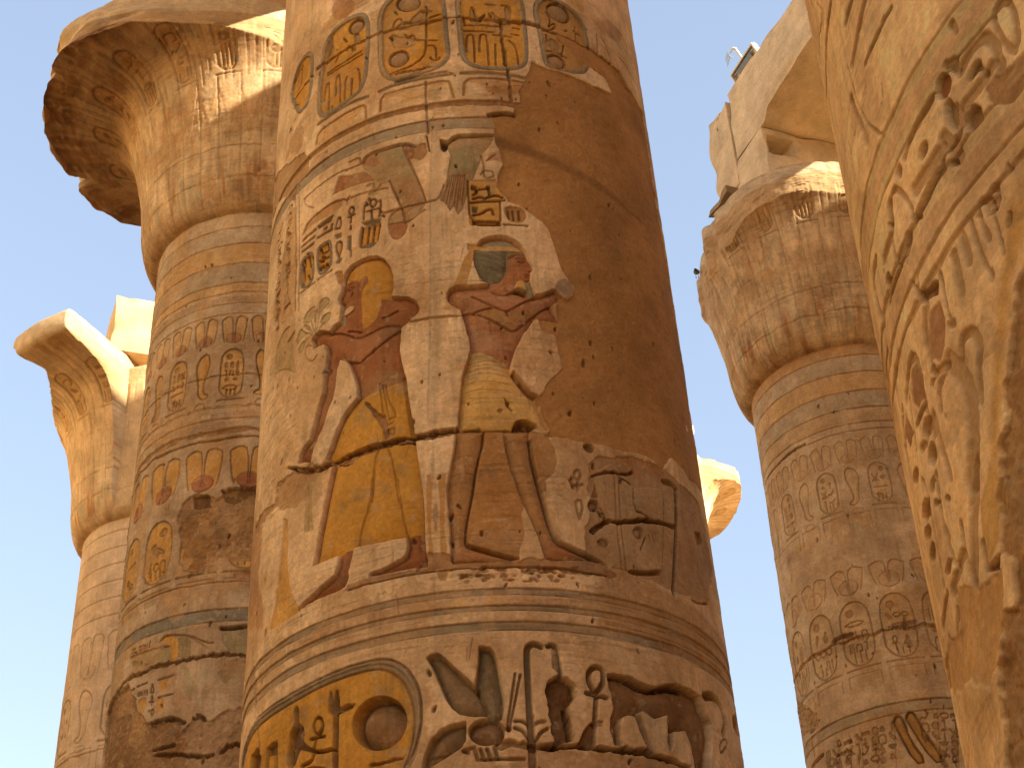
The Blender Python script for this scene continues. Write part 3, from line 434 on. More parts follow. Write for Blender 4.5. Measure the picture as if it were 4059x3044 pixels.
    for k in range(5): L('F4', [(480 + k * 24, 1000 + k * 4), (455 + k * 26, 1170)], .004, .006, (.2, .09, .05), .6)
    robe = P2(('F4', [(1175, 390), (1420, 295), (1735, 160), (1755, 350), (1792, 560), (1832, 760), (1850, 900), (1885, 1150), (1925, 1400)]), ('F6', [(1922, 249), (1934, 590), (1752, 612), (1500, 668), (1165, 740), (1000, 812), (725, 935), (748, 850), (790, 600), (838, 350), (886, 110)]), ('F4', [(828, 1382), (850, 1280), (880, 1175), (775, 1125), (838, 980), (908, 780), (968, 640), (1068, 490)]))
    c.poly(robe, OCHRE, pid=4)
    Pg('F4', [(1190, 390), (1420, 295), (1735, 160), (1745, 300), (1430, 350), (1240, 400)], (.47, .3, .13), mix=.6, soft=.03)
    for f, p, ww in (('F6', [(1365, 0), (1362, 150), (1332, 300), (1270, 480), (1222, 650), (1190, 720)], .012), ('F6', [(1645, 0), (1685, 300), (1745, 600)], .008), ('F4', [(1420, 215), (1440, 350), (1465, 560)], .008), ('F4', [(1500, 230), (1520, 400), (1640, 600), (1540, 640)], .008), ('F4', [(1460, 230), (1530, 600)], .006), ('F4', [(1540, 770), (1600, 740), (1610, 830), (1560, 830), (1550, 780)], .007), ('F4', [(1510, 720), (1580, 680)], .007), ('F4', [(1420, 1010), (1370, 1130), (1330, 1659)], .012), ('F4', [(1530, 1010), (1590, 1180), (1660, 1659)], .007), ('F4', [(1720, 120), (1770, 500), (1830, 860)], .02)): L(f, p, ww, .007, (.3, .15, .035), .4)
    Pg('F4', [(1185, 385), (1240, 420), (1310, 490), (1400, 560), (1475, 585), (1520, 680), (1535, 860), (1490, 900), (1460, 760), (1380, 640), (1285, 500)], (.4, .235, .13), .026, jag=.012, pid=4)
    # broken course line across both figures
    Pg('F4', [(300, 1240), (430, 1270), (640, 1260), (820, 1190), (950, 1108), (1050, 1065), (1150, 1010), (1250, 975), (1500, 915), (1600, 895), (1700, 850), (1850, 850), (2000, 808), (2250, 760), (2560, 740), (2560, 790), (2250, 850), (2000, 862), (1850, 905), (1600, 950), (1350, 1020), (1150, 1100), (1050, 1190), (900, 1190), (820, 1230), (600, 1310), (420, 1310)], (.4, .24, .135), .03, jag=.016, jsc=22, rough=.012)
    for p in ([(300, 1240), (640, 1260), (860, 1150), (1050, 1075), (1250, 985), (1500, 925), (1700, 860), (1850, 855), (2200, 775), (2560, 750)], [(900, 1190), (1060, 1190), (1150, 1100), (1350, 1020), (1600, 950), (1850, 905), (2200, 855)]): L('F4', p, .012, .02, (.17, .09, .04), .85, jag=.01)
    # -- the king with the blue wig (right figure)
    K1 = [(265, 1190), (250, 1150), (248, 1080), (290, 1010), (380, 975), (600, 965), (812, 945), (812, 925), (755, 918), (700, 850), (640, 720), (608, 600), (618, 480), (660, 410), (720, 340), (820, 300), (960, 286), (1080, 300), (1180, 345), (1260, 410), (1310, 480), (1335, 560), (1370, 650), (1400, 700), (1422, 745), (1415, 770), (1388, 780), (1395, 815), (1385, 850), (1390, 885), (1365, 905), (1220, 903), (1190, 950), (1158, 1010), (1250, 1000), (1330, 1035), (1385, 905), (1460, 1090), (1560, 1085), (1700, 1030), (1800, 1020), (1850, 1100), (1790, 1200), (1690, 1225), (1720, 1290), (1790, 1420), (1800, 1470), (1700, 1458), (1560, 1430), (1480, 1420), (1430, 1450), (1380, 1520), (1330, 1600)]
    K2 = [(1190, 10), (1130, 130), (1060, 260), (1010, 400), (980, 520), (985, 600), (1110, 700), (1230, 850), (1320, 930), (1380, 1080), (1440, 1200), (1500, 1340), (1505, 1405), (1360, 1370), (980, 1390), (560, 1400), (350, 1390), (255, 1420), (268, 1200), (300, 900), (318, 680), (350, 560), (400, 430), (432, 300), (425, 180), (400, 60)]
    c.poly(P2(('F3', K1), ('F5', K2), ('F3', [(530, 1640), (500, 1500), (460, 1370), (440, 1300), (310, 1235)])), SKIN2, .042, bulge=.034, w=.05, pid=5)
    Pg('F3', [(1158, 1010), (1250, 1000), (1330, 1038), (1350, 1110), (1250, 1080), (1160, 1040)], (.14, .06, .03), .05, pid=5); Pg('F3', [(1215, 915), (1300, 912), (1330, 1000), (1250, 990), (1180, 985)], GOLD, 0, pid=0)  # neck notch: shade painted dark into the recess
    wig = [(622, 480), (612, 600), (645, 720), (703, 850), (758, 912), (970, 915), (1050, 810), (1078, 700), (1080, 545), (1160, 517), (1305, 522), (1290, 480), (1200, 400), (1100, 352), (960, 335), (830, 350), (730, 395), (665, 430)]
    Pg('F3', wig, (.33, .30, .22), pid=6, depth=.022, bulge=.012, w=.04)
    for k in range(17): y = 500 + k * 25; L('F3', [(628 + max(0, k - 7) * 9, y + 6), (800, y + 2), (1075 - max(0, k - 11) * 18, y)], .005, .006, (.2, .18, .12), .55)
    Pg('F3', [(536, 400), (560, 405), (660, 412), (740, 432), (950, 418), (1150, 432), (1230, 452), (1290, 500), (1180, 490), (950, 470), (740, 480), (625, 465), (540, 485)], GOLD, mix=.9, depth=.012, pid=6); Pg('F3', [(560, 490), (624, 482), (606, 620), (560, 800), (520, 960), (340, 970), (420, 780), (480, 620)], (.5, .28, .085), 0, mix=.85, pid=0); Pg('F3', [(250, 1190), (310, 1240), (290, 1330), (190, 1300)], (.52, .3, .12), mix=.5, jag=.01)
    face = [(1080, 545), (1160, 517), (1308, 525), (1338, 590), (1370, 650), (1400, 700), (1420, 745), (1412, 770), (1388, 780), (1393, 815), (1384, 850), (1388, 880), (1335, 903), (1220, 903), (1190, 950), (1155, 1030), (1050, 1088), (930, 1080), (850, 1035), (970, 925), (1050, 810), (1078, 700)]
    Pg('F3', face, (.47, .215, .105), pid=5, depth=.012, bulge=.008, w=.04)
    for p in ([(1215, 640), (1265, 622), (1330, 640), (1265, 662), (1215, 640)], [(1200, 600), (1270, 585), (1330, 600)], [(1325, 818), (1392, 812)], [(1330, 845), (1385, 848)], [(1090, 560), (1180, 540), (1300, 545)], [(1090, 590), (1170, 570)], [(1370, 770), (1412, 770)]): L('F3', p, .006, .006, (.2, .085, .04), .7)
    L('F3', [(850, 1038), (930, 1085), (1050, 1095), (1155, 1035)], .007, .006, (.25, .11, .05), .5)
    Pg('F3', [(1302, 905), (1385, 905), (1462, 1118), (1388, 1142)], (.36, .32, .2), .018, pid=5, bulge=.008, w=.02)
    Pg('F3', [(640, 1340), (870, 1272), (1060, 1330), (1250, 1290), (1400, 1290), (1485, 1330), (1250, 1420), (1170, 1585), (1000, 1520), (850, 1430)], (.45, .26, .11), mix=.8, only=5, soft=.01); Pg('F3', [(470, 1330), (700, 1360), (1050, 1540), (1180, 1600), (1100, 1800), (500, 1800)], (.48, .25, .13), mix=.7, only=5, soft=.03, jag=.02)
    Pg('F3', [(560, 1580), (1000, 1620), (1250, 1560), (1350, 1450), (1330, 1640), (1150, 1800), (560, 1900)], (.56, .34, .21), mix=.6, only=5, soft=.03, jag=.04)
    for p in ([(600, 1110), (800, 1210), (1040, 1315), (1100, 1310), (1300, 1190), (1480, 1110)], [(455, 1320), (650, 1350), (850, 1430), (1050, 1540), (1170, 1590), (1300, 1480), (1480, 1350), (1690, 1225)], [(620, 1330), (750, 1285), (870, 1270)], [(1480, 1420), (1620, 1420), (1790, 1465)]): L('F3', p, .011, .012, (.24, .11, .05), .42)
    Pg('F3', [(1265, 1440), (1330, 1420), (1345, 1460), (1300, 1490)], (.18, .09, .05), .02, jag=.01); Pg('F3', [(1180, 1480), (1270, 1360), (1370, 1400), (1290, 1560), (1180, 1570)], (.46, .28, .17), mix=.6, jag=.02)
    Pg('F3', [(1735, 950), (1810, 880), (1900, 885), (1970, 960), (1990, 1100), (1900, 1165), (1800, 1110), (1730, 1030)], (.38, .27, .19), .0, jag=.012, smth=1, pid=0)
    kil = [(430, 300), (560, 310), (760, 400), (978, 505), (985, 600), (1110, 700), (1230, 850), (1315, 930), (1380, 1080), (1440, 1200), (1498, 1340), (1502, 1402), (1360, 1345), (1330, 1290), (1250, 1240), (1150, 1225), (1060, 1240), (1000, 1370), (560, 1378), (262, 1360), (300, 900), (318, 680), (350, 560), (400, 430)]
    Pg('F5', kil, (.80, .55, .22), pid=7 + 20)
    Pg('F5', [(440, 310), (560, 310), (760, 400), (978, 505), (990, 640), (700, 640), (330, 680), (350, 560), (400, 430)], (.74, .55, .31), mix=.7, only=27, soft=.05); Pg('F5', [(990, 620), (1120, 720), (1240, 860), (1380, 1080), (1490, 1340), (1400, 1320), (1200, 1100), (1060, 800)], (.76, .54, .28), mix=.6, only=27, soft=.03)
    Pg('F5', [(490, 330), (620, 340), (780, 410), (960, 505), (850, 525), (700, 435), (480, 400)], GREEN, mix=.65, soft=.012, only=27)
    for y in (430, 480, 540, 600, 710, 820): L('F5', [(360, y + 30), (600, y), (960, y + 30)], .006, .002, (.36, .22, .08), .45)
    Pg('F5', [(985, 600), (1030, 590), (1140, 720), (1250, 860), (1330, 900), (1395, 930), (1330, 960), (1230, 900), (1100, 760)], (.3, .14, .05), .042, pid=27, jag=.004)
    Pg('F5', [(905, 950), (970, 1010), (960, 1060), (1010, 1110), (1000, 1125), (930, 1060)], (.3, .15, .05), .018, add=True); Pg('F5', [(800, 1110), (840, 1088), (885, 1100), (870, 1140), (820, 1145)], (.45, .27, .12), .008, smth=1, add=True)
    Pg('F5', [(1000, 1372), (1030, 1280), (1080, 1240), (1150, 1225), (1250, 1240), (1340, 1285), (1365, 1350), (1260, 1390), (1100, 1385)], (.2, .11, .055), .075, jag=.012, pid=5, rough=.02); Pg('F5', [(262, 1405), (340, 1345), (440, 1340), (540, 1350), (570, 1378), (985, 1368), (1010, 1400), (930, 1440), (600, 1425), (400, 1425), (290, 1425)], (.13, .07, .03), .08, jag=.01, pid=5)
    # legs and mortar between them
    Pg('F7', [(535, -30), (770, -30), (800, 180), (860, 400), (935, 620), (992, 780), (962, 880), (990, 1010), (1000, 1120), (945, 1250), (935, 1362), (700, 1308), (500, 1255), (388, 1225), (342, 1185), (345, 1080), (370, 900), (400, 750), (430, 600), (450, 430), (490, 250), (530, 110)], (.46, .25, .10), .004, pid=1)
    Pg('F7', [(1045, -30), (1230, 0), (1330, 150), (1360, 260), (1335, 420), (1230, 500), (1240, 620), (1170, 610), (1110, 400), (1070, 200)], (.44, .25, .105), .004, pid=1, jag=.01)
    Lg1 = [(245, -60), (232, 60), (215, 200), (170, 420), (140, 600), (150, 760), (165, 900), (180, 1100), (185, 1250), (186, 1380), (215, 1412), (340, 1400), (600, 1388), (900, 1368), (930, 1358), (700, 1302), (500, 1250), (390, 1218), (342, 1185), (345, 1080), (370, 900), (402, 750), (432, 600), (452, 430), (492, 250), (532, 110), (545, -60)]
    Lg2 = [(760, -60), (790, 180), (850, 400), (930, 620), (990, 770), (1070, 940), (1150, 1120), (1190, 1240), (1220, 1340), (1300, 1372), (1690, 1372), (1870, 1420), (1850, 1390), (1700, 1322), (1500, 1232), (1392, 1182), (1345, 1130), (1292, 1020), (1255, 900), (1218, 760), (1178, 620), (1122, 420), (1082, 250), (1062, 100), (1050, -60)]
    for p in (Lg1, Lg2): Pg('F7', p, (.46, .265, .12), .034, bulge=.028, w=.045, pid=5)
    L('F7', [(545, -20), (532, 110), (492, 250), (452, 430), (432, 600), (402, 750), (370, 900), (345, 1080), (342, 1185), (390, 1218), (700, 1302), (930, 1358)], .012, .016, (.17, .085, .035), .6); L('F7', [(1060, 60), (1082, 250), (1122, 420), (1178, 620), (1218, 760), (1255, 900), (1292, 1020), (1345, 1130), (1392, 1182), (1500, 1232), (1700, 1322), (1860, 1412)], .016, .026, (.17, .085, .035), .6)
    Pg('F7', [(190, 1260), (345, 1190), (500, 1255), (700, 1310), (600, 1370), (300, 1395), (190, 1390)], SKIN2, mix=.55, soft=.03, only=5); Pg('F7', [(1190, 1150), (1345, 1130), (1500, 1240), (1700, 1330), (1690, 1372), (1240, 1370)], (.42, .19, .1), mix=.7, soft=.04, only=5)
    # ground line under the feet
    Pg('F7', [(-60, 1310), (180, 1320), (185, 1390), (600, 1370), (950, 1390), (1230, 1350), (1700, 1370), (1890, 1420), (2000, 1560), (1700, 1560), (1300, 1480), (1000, 1440), (700, 1480), (500, 1440), (300, 1480), (0, 1510), (-200, 1510)], (.37, .205, .095), mix=.8, jag=.025, soft=.008, depth=.008, add=True); c.ring(zq('F7', 250, 1475), .008, .012, DARK, .7, .012, sr('F6', 1100, 1200), sr('F7', 1900, 1450))
    Pg('F6', [(1050, 1230), (1100, 1150), (1330, 1060), (1700, 1000), (1960, 950), (2200, 830), (2200, 960), (1930, 1020), (1500, 1100), (1200, 1190)], (.4, .225, .115), mix=.75, jag=.012); Pg('F6', [(2040, 1000), (2200, 980), (2160, 1110), (2120, 1110)], BROWN, mix=.7, jag=.02)
    for k in range(60):
        a = rng.uniform(0, 1); p = Q('F7', [(300 + 1250 * a, 1500 + rng.uniform(-60, 120))])[0]; c.poly(c.ell(p, rng.uniform(.008, .035), rng.uniform(.005, .015), 0, 10), BROWN, .006, mix=.75, jag=.008, jsc=50, add=True)
    # -- big signs at the bottom
    cl = Q('K', [(40, 1760), (60, 1640), (110, 1500), (160, 1425), (260, 1345), (460, 1222), (700, 1092), (930, 1005), (1100, 962), (1200, 968), (1300, 1012), (1380, 1110), (1432, 1240), (1442, 1400), (1430, 1520), (1390, 1680), (1330, 1800)])
    z2 = cl[:, 1].min() - .3; c.poly(np.vstack([smooth(cl, 2, False), [(cl[-1, 0] - .05, z2), (cl[0, 0], z2)]]), OCHRE, .008, pid=16)
    c.line(cl, .034, -.006, GREY, .95, smth=2)
    c.line(cl + [(0, .0)], .040, .004, DARK, .0); q = smooth(cl, 2, False); c.line(q + np.array([.022, .026]), .008, .012, DARK, .7, smth=0); c.line(q - np.array([.022, .028]), .008, .008, (.28, .16, .06), .6, smth=0)
    def disc(f, x, y, rx, ry, an, col, d, pid, bl=.9, w=.09):
        p = [(x + rx * math.cos(a) * math.cos(an) + ry * math.sin(a) * math.sin(an), y - rx * math.cos(a) * math.sin(an) + ry * math.sin(a) * math.cos(an)) for a in np.linspace(0, 2 * math.pi, 40)[:-1]]
        Pg(f, p, col, d, bulge=d * bl, w=w, pid=pid)
    disc('K', 1128, 1432, 222, 205, .75, (.36, .23, .13), .10, 17, .8, .07)
    B = lambda p, col=(.26, .17, .09), d=.035, **k: Pg('B1', p, col, d, **k)
    B([(1130, 690), (1122, 600), (1150, 440), (1165, 440), (1195, 640), (1222, 420), (1245, 420), (1270, 640), (1330, 605), (1380, 590), (1400, 600), (1460, 590), (1440, 635), (1350, 680), (1250, 725), (1160, 720)], jag=.004, pid=16); L('B1', [(1220, 720), (1215, 1100), (1210, 1500)], .024, .04, (.22, .14, .08), .8)
    B([(690, 690), (700, 640), (730, 622), (748, 650), (745, 760), (755, 850), (800, 868), (825, 960), (805, 1060), (850, 1120), (980, 1185), (1210, 1125), (1212, 1165), (1010, 1222), (850, 1180), (765, 1150), (700, 1390), (600, 1390), (620, 1150), (640, 960), (700, 850), (705, 740)], (.2, .12, .06), .045, bulge=.02, w=.03, smth=1, pid=16)
    L('B1', circ(1000, 870, 58, 112) + [(985, 980)], .011, .02, DARK, .8); L('B1', [(900, 1035), (985, 1005), (1075, 1000)], .012, .018, DARK, .8); L('B1', [(975, 1010), (940, 1160)], .013, .018, DARK, .8); L('B1', [(940, 1230), (910, 1310), (790, 1370)], .016, .025, DARK, .8)
    B([(345, 1150), (420, 1080), (482, 1048), (485, 1420), (440, 1420), (440, 1230), (378, 1250), (372, 1420), (330, 1420)], pid=16); B([(130, 1430), (150, 1250), (230, 1150), (275, 1260), (262, 1430)], (.18, .1, .05), .04, jag=.008, pid=16); B([(860, 1403), (950, 1370), (1080, 1403), (1080, 1450), (870, 1450)], (.2, .11, .05), .03, jag=.01, pid=16)
    L('B1', [(1660, 1360), (1850, 1320), (1950, 1280), (2060, 1270)], .012, .015, DARK, .7, jag=.008)
    BE = (.30, .215, .13)
    W1 = [(280, 320), (300, 300), (330, 280), (400, 262), (460, 300), (600, 430), (760, 570), (858, 660), (1000, 880), (1000, 1030), (820, 1028), (680, 1000), (590, 930), (520, 830), (440, 650), (370, 480)]
    W2 = [(915, 185), (1040, 190), (1090, 260), (1130, 380), (1160, 560), (1200, 750), (1218, 900), (1190, 1060), (1120, 1105), (1040, 1090), (1000, 1000), (950, 820), (865, 650), (882, 560), (905, 380)]
    Pg('B2', W2, (.28, .23, .15), .055, bulge=.045, w=.05, pid=18); Pg('B2', W1, BE, .055, bulge=.045, w=.05, pid=18)
    L('B2', [(858, 660), (950, 800), (1030, 960)], .012, .012, (.38, .28, .18), .6)
    disc('B2', 1008, 1220, 218, 158, 0, (.34, .23, .14), .055, 18, .9, .05); Pg('B2', [(225, 1650), (235, 1570), (260, 1480), (330, 1310), (450, 1190), (600, 1120), (745, 1095), (752, 1200), (740, 1330), (650, 1430), (500, 1530), (350, 1620), (250, 1700)], BE, .055, bulge=.045, w=.06, pid=18)
    L('B2', [(300, 1510), (500, 1490), (700, 1390)], .012, .008, DARK, .5)
    for p in ([(720, 1440), (850, 1405), (900, 1550), (1460, 1545)], [(930, 1430), (980, 1545)], [(1010, 1430), (1060, 1540)], [(1100, 1410), (1145, 1545)], [(720, 1445), (780, 1470)]): L('B2', p, .013, .018, DARK, .75, smth=0)
    disc('B2', 1272, 1175, 32, 36, 0, (.2, .12, .07), .04, 18); L('B2', [(1258, 1130), (1300, 850), (1350, 510)], .009, .014, DARK, .7); L('B2', [(1290, 1130), (1350, 850), (1412, 530)], .009, .014, DARK, .7)
    L('B2', [(1660, 190), (1600, 162), (1540, 162), (1495, 200), (1492, 300), (1500, 500), (1515, 800), (1535, 1100), (1555, 1300), (1570, 1700)], .022, .04, (.26, .21, .14), .85); Pg('B2', [(1490, 1000), (1575, 1000), (1590, 1250), (1620, 1330), (1580, 1680), (1520, 1680), (1510, 1330)], (.3, .21, .13), .03, pid=19)
    for p in ([(1350, 1085), (1430, 1085), (1490, 1120)], [(1350, 1170), (1440, 1200), (1500, 1290)], [(1600, 1120), (1640, 1095), (1705, 1090)], [(1620, 1300), (1660, 1220), (1745, 1172)]): L('B2', p, .013, .016, DARK, .75)
    L('B2', [(1745, 185), (1790, 165), (1840, 190), (1865, 330), (1905, 545)], .018, .035, (.24, .17, .1), .85); Pg('B2', [(1800, 200), (1850, 200), (1885, 400), (1895, 540), (1850, 480), (1800, 440)], (.36, .28, .18), .012, mix=.8)
    Pg('B2', [(1735, 790), (1715, 680), (1790, 560), (1850, 525), (1920, 545), (1985, 565), (2060, 640), (2105, 740), (2015, 870), (2000, 1000), (2030, 1150), (2062, 1295), (1940, 1350), (1840, 1385), (1805, 1200), (1760, 1000), (1750, 880)], (.22, .125, .06), .055, jag=.014, jsc=30, pid=19, rough=.015, bulge=.02)
    Pg('B2', [(1760, 890), (2000, 890), (2030, 1150), (2062, 1295), (1840, 1385), (1805, 1200)], (.29, .185, .1), mix=.8, soft=.02); L('B2', [(1970, 930), (2010, 1100), (2035, 1300)], .016, .02, DARK, .7)
    L('B2', [(1170, 1385), (1300, 1355), (1510, 1380), (1700, 1400), (1850, 1390)], .03, .03, (.2, .11, .055), .7, jag=.015)
    # ankh, mound, bull
    L('B3', [(455, 405), (400, 340), (362, 240), (390, 140), (450, 112), (520, 140), (540, 220), (520, 320), (455, 405)], .02, .04, (.24, .14, .075), .8); L('B3', [(350, 400), (455, 425), (570, 455)], .017, .04, DARK, .8, smth=0); L('B3', [(458, 425), (450, 600), (440, 740), (430, 980)], .018, .035, (.25, .16, .09), .8)
    Pg('B3', [(240, 985), (275, 930), (330, 800), (380, 740), (440, 700), (465, 720), (445, 990)], (.27, .17, .095), .045, bulge=.02, pid=20); L('B3', [(450, 710), (520, 715)], .012, .012, DARK, .6); L('B3', [(470, 745), (510, 750)], .012, .01, DARK, .5)
    bull = [(580, 200), (650, 192), (740, 200), (830, 225), (930, 290), (1040, 325), (1110, 330), (1250, 300), (1330, 296), (1400, 320), (1480, 350), (1600, 440), (1640, 560), (1680, 660), (1720, 740), (1740, 900), (1700, 1228), (1600, 1300), (1540, 1228), (1470, 900), (1430, 820), (1310, 820), (1300, 960), (1270, 1035), (1245, 900), (1235, 640), (1090, 680), (960, 590), (940, 605), (965, 760), (1025, 950), (1092, 1062), (1030, 1030), (930, 800), (888, 660), (830, 640), (752, 650), (720, 730), (742, 980), (660, 970), (612, 800), (625, 640), (652, 560), (625, 400), (592, 330)]
    Pg('B3', bull, (.33, .195, .1), .05, bulge=.03, w=.05, pid=21, jag=.008, rough=.004)
    Pg('B3', [(585, 205), (830, 225), (910, 340), (940, 540), (880, 600), (655, 560), (625, 400)], (.235, .135, .065), mix=.8, soft=.02, jag=.015, only=21); Pg('B3', [(1240, 380), (1480, 350), (1610, 440), (1640, 640), (1460, 640), (1380, 820), (1280, 700), (1310, 560)], (.25, .145, .07), mix=.75, soft=.02, jag=.015, only=21); Pg('B3', [(590, 198), (740, 200), (930, 290), (1110, 330), (1260, 300), (1400, 320), (1500, 360), (1380, 400), (1250, 370), (1080, 395), (920, 340), (760, 250)], (.14, .07, .03), .075, pid=21, jag=.01)
    L('B3', [(1640, 440), (1720, 430), (1790, 500), (1845, 640), (1872, 760), (1850, 850)], .035, .045, (.21, .115, .055), .8); L('B3', [(1450, 830), (1520, 1000), (1610, 1228)], .018, .025, DARK, .7); L('B3', [(940, 620), (990, 800), (1080, 1040)], .016, .02, DARK, .6); L('B3', [(1700, 700), (1720, 850)], .009, .01, DARK, .5)
    Pg('B3', [(1950, 650), (1980, 640), (2020, 740), (2035, 880), (1990, 850), (1950, 750)], (.2, .11, .055), .03, jag=.01); L('B3', [(1870, 900), (1900, 960), (1820, 1080), (1810, 960), (1870, 900)], .012, .012, DARK, .6)
    Pg('B3', [(-200, 985), (230, 950), (430, 985), (560, 985), (700, 1000), (780, 985), (880, 1000), (1010, 1000), (1080, 1075), (1260, 1110), (1500, 1200), (1480, 1240), (1250, 1170), (1090, 1110), (700, 1060), (400, 1030), (0, 1010)], (.17, .09, .042), .05, jag=.016, rough=.015, add=True)
    Pg('B3', [(-500, 1010), (200, 1010), (690, 1060), (1250, 1160), (1500, 1240), (1500, 1500), (-500, 1500)], (.4, .245, .13), mix=.6, jag=.04, soft=.02)
    # -- cracked plaster on the lower right
    Pg('F8', [(330, 330), (410, 240), (540, 260), (760, 260), (1030, 380), (1180, 520), (1350, 700), (1420, 1000), (1480, 1330), (1440, 1650), (1130, 1540), (990, 1460), (760, 1380), (480, 1290), (290, 1140), (290, 950), (330, 880), (340, 640), (300, 560), (330, 450)], (.40, .245, .135), mix=.7, depth=.006, add=True, jag=.02, soft=.015)
    Pg('F8', [(370, 440), (545, 408), (640, 460), (710, 530), (745, 600), (760, 560), (870, 545), (1000, 570), (1028, 640), (1140, 700), (1140, 900), (900, 860), (700, 865), (490, 850), (430, 740), (400, 600)], (.53, .38, .235), 0, jag=.008); Pg('F8', [(370, 960), (490, 885), (700, 895), (1020, 890), (1030, 1100), (1010, 1320), (720, 1330), (520, 1290), (460, 1120)], (.53, .38, .235), 0, jag=.008); Pg('F8', [(400, 400), (540, 320), (560, 390), (430, 405)], (.5, .35, .215), 0, jag=.008); Pg('F8', [(590, 350), (640, 310), (720, 360), (710, 410), (650, 420)], (.5, .35, .215), 0, jag=.008)
    Pg('F8', [(1035, 640), (1135, 700), (1140, 900), (1120, 1540), (1040, 1470), (1025, 1200)], (.5, .345, .2), .004, mix=.8)
    for p, ww, d in (([(355, 960), (420, 910), (490, 858), (600, 875), (700, 872), (820, 850), (920, 868), (1030, 882), (1140, 925)], .02, .035), ([(355, 440), (430, 410), (545, 402), (690, 425), (735, 400)], .012, .02), ([(560, 402), (640, 470), (710, 520)], .01, .015), ([(735, 560), (745, 690), (760, 770), (830, 790), (905, 860)], .008, .012), ([(430, 740), (490, 850)], .009, .012)): L('F8', p, ww, d, (.16, .09, .045), .85, jag=.01)
    L('F8', [(1030, 490), (1110, 505), (1150, 560), (1150, 880), (1140, 1200), (1120, 1545)], .026, .02, (.28, .215, .13), .8); L('F8', [(1160, 560), (1170, 800), (1150, 1200), (1130, 1545)], .01, .014, DARK, .6)
    for x in (580, 620): L('F8', [(x - 20, 440), (x, 860), (x + 20, 1050), (x + 55, 1320)], .007, .005, BROWN, .5)
    L('F8', [(1020, 580), (1025, 900), (1010, 1320)], .008, .007, BROWN, .6)
    L('F8', circ(215, 430, 30, 45) + [(225, 490)], .012, .01, (.3, .18, .085), .7); L('F8', [(170, 530), (265, 520)], .013, .01, DARK, .6); L('F8', [(220, 500), (215, 570)], .012, .01, BROWN, .6); L('F8', [(145, 480), (175, 550)], .014, .014, DARK, .7)
    L('F8', [(230, 840), (195, 700), (220, 660), (260, 680), (260, 760), (235, 840)], .012, .009, BROWN, .6); Pg('F8', [(345, 640), (385, 520), (410, 640)], BROWN, .01); disc('F8', 365, 715, 55, 55, 0, (.3, .2, .12), .03, 0, .6, .03); L('F8', [(390, 750), (480, 850)], .014, .012, DARK, .6); disc('F8', 785, 975, 48, 58, .5, (.42, .3, .18), .025, 0, .8, .02); L('F8', [(850, 1020), (810, 1130)], .008, .01, DARK, .6)
    for x in (880, 915): L('F8', [(x, 990), (x + 20, 1060)], .006, .006, BROWN, .6)
    L('F8', [(720, 1340), (860, 1355), (990, 1345)], .018, .02, (.2, .12, .06), .8); disc('F8', 455, 1070, 52, 35, -.3, (.3, .19, .1), .014, 0); disc('F8', 325, 175, 55, 38, -.5, (.22, .13, .065), .03, 0, .3)
    Pg('F8', [(1320, 960), (1380, 980), (1400, 1070), (1350, 1100)], (.28, .16, .08), .02, jag=.012); L('F8', [(1290, 1610), (1350, 1640), (1440, 1640)], .012, .012, BROWN, .6)
    Pg('F8', [(510, 180), (620, 215), (730, 230), (900, 300), (1030, 400), (1030, 480), (880, 430), (700, 420), (560, 300)], (.45, .235, .1), mix=.6, soft=.02, jag=.03)
    grime(c, .62, 71, .75)
    # -- the mortar repair
    mort = P2(('Z4', [(1440, 315), (1440, 330), (1415, 400), (1380, 470), (1390, 530), (1360, 550), (1345, 590), (1230, 592), (1250, 650), (1255, 740), (1290, 800), (1295, 850), (1265, 900), (1260, 960), (1300, 1000), (1320, 1040), (1400, 1070), (1450, 1110), (1500, 1140)]), ('F3', [(1680, 280), (1720, 420), (1800, 680), (1880, 850), (1985, 960), (1995, 1110), (1900, 1170), (1800, 1120), (1740, 1290), (1800, 1470), (1500, 1430), (1540, 1560)]),
              ('F5', [(1590, 100), (1640, 250), (1680, 480), (1700, 535), (1640, 610), (1560, 700), (1470, 800), (1400, 920), (1330, 960), (1380, 1080), (1440, 1200), (1500, 1340), (1520, 1420)]), ('F7', [(1230, 20), (1540, 60), (1820, 110), (2150, 200)]), ('F8', [(740, 210), (900, 270), (1030, 380), (1090, 270), (1150, 320), (1260, 470), (1400, 640), (1432, 740)]), ('D', [(1516, 960), (1478, 720), (1452, 600), (1424, 470), (1396, 290)]), ('T4', [(1850, 1130), (1790, 1000), (1690, 850), (1620, 700), (1540, 640), (1400, 540), (1200, 410), (1000, 325), (1010, 370), (1100, 440), (1300, 640), (1480, 770), (1510, 850), (1545, 920), (1500, 900), (1300, 810), (1200, 770), (1000, 690), (870, 660)]))
    c.poly(mort, MORTAR, .012, pid=1, jag=.012, jsc=14, rough=.004)
    sl = c.sub(mort, .02); nn = fbm(c.SS[sl] * 1.6, c.TT[sl] * 1.6, 5, 33); n2 = fbm(c.SS[sl] * 5 + c.TT[sl] * 3, c.TT[sl] * 14 - c.SS[sl] * 6, 3, 12); mk = c.I[sl] == 1
    c.C[sl] = np.where(mk[..., None], c.C[sl] * (.72 + .62 * nn + .2 * (n2 - .5))[..., None], c.C[sl]); c.H[sl] += np.where(mk, .012 * (fbm(c.SS[sl] * 2.2, c.TT[sl] * 4, 3, 5) - .5), 0)
    Pg('Z4', [(1240, 690), (1400, 740), (1640, 850), (1830, 960), (1950, 1080), (2060, 1180), (1960, 1100), (1800, 980), (1600, 870), (1400, 790), (1260, 750)], (.19, .1, .04), mix=.55, soft=.03, only=1)
    L('Z4', [(1220, 592), (1290, 582), (1352, 590)], .02, .05, (.12, .06, .03), .8)
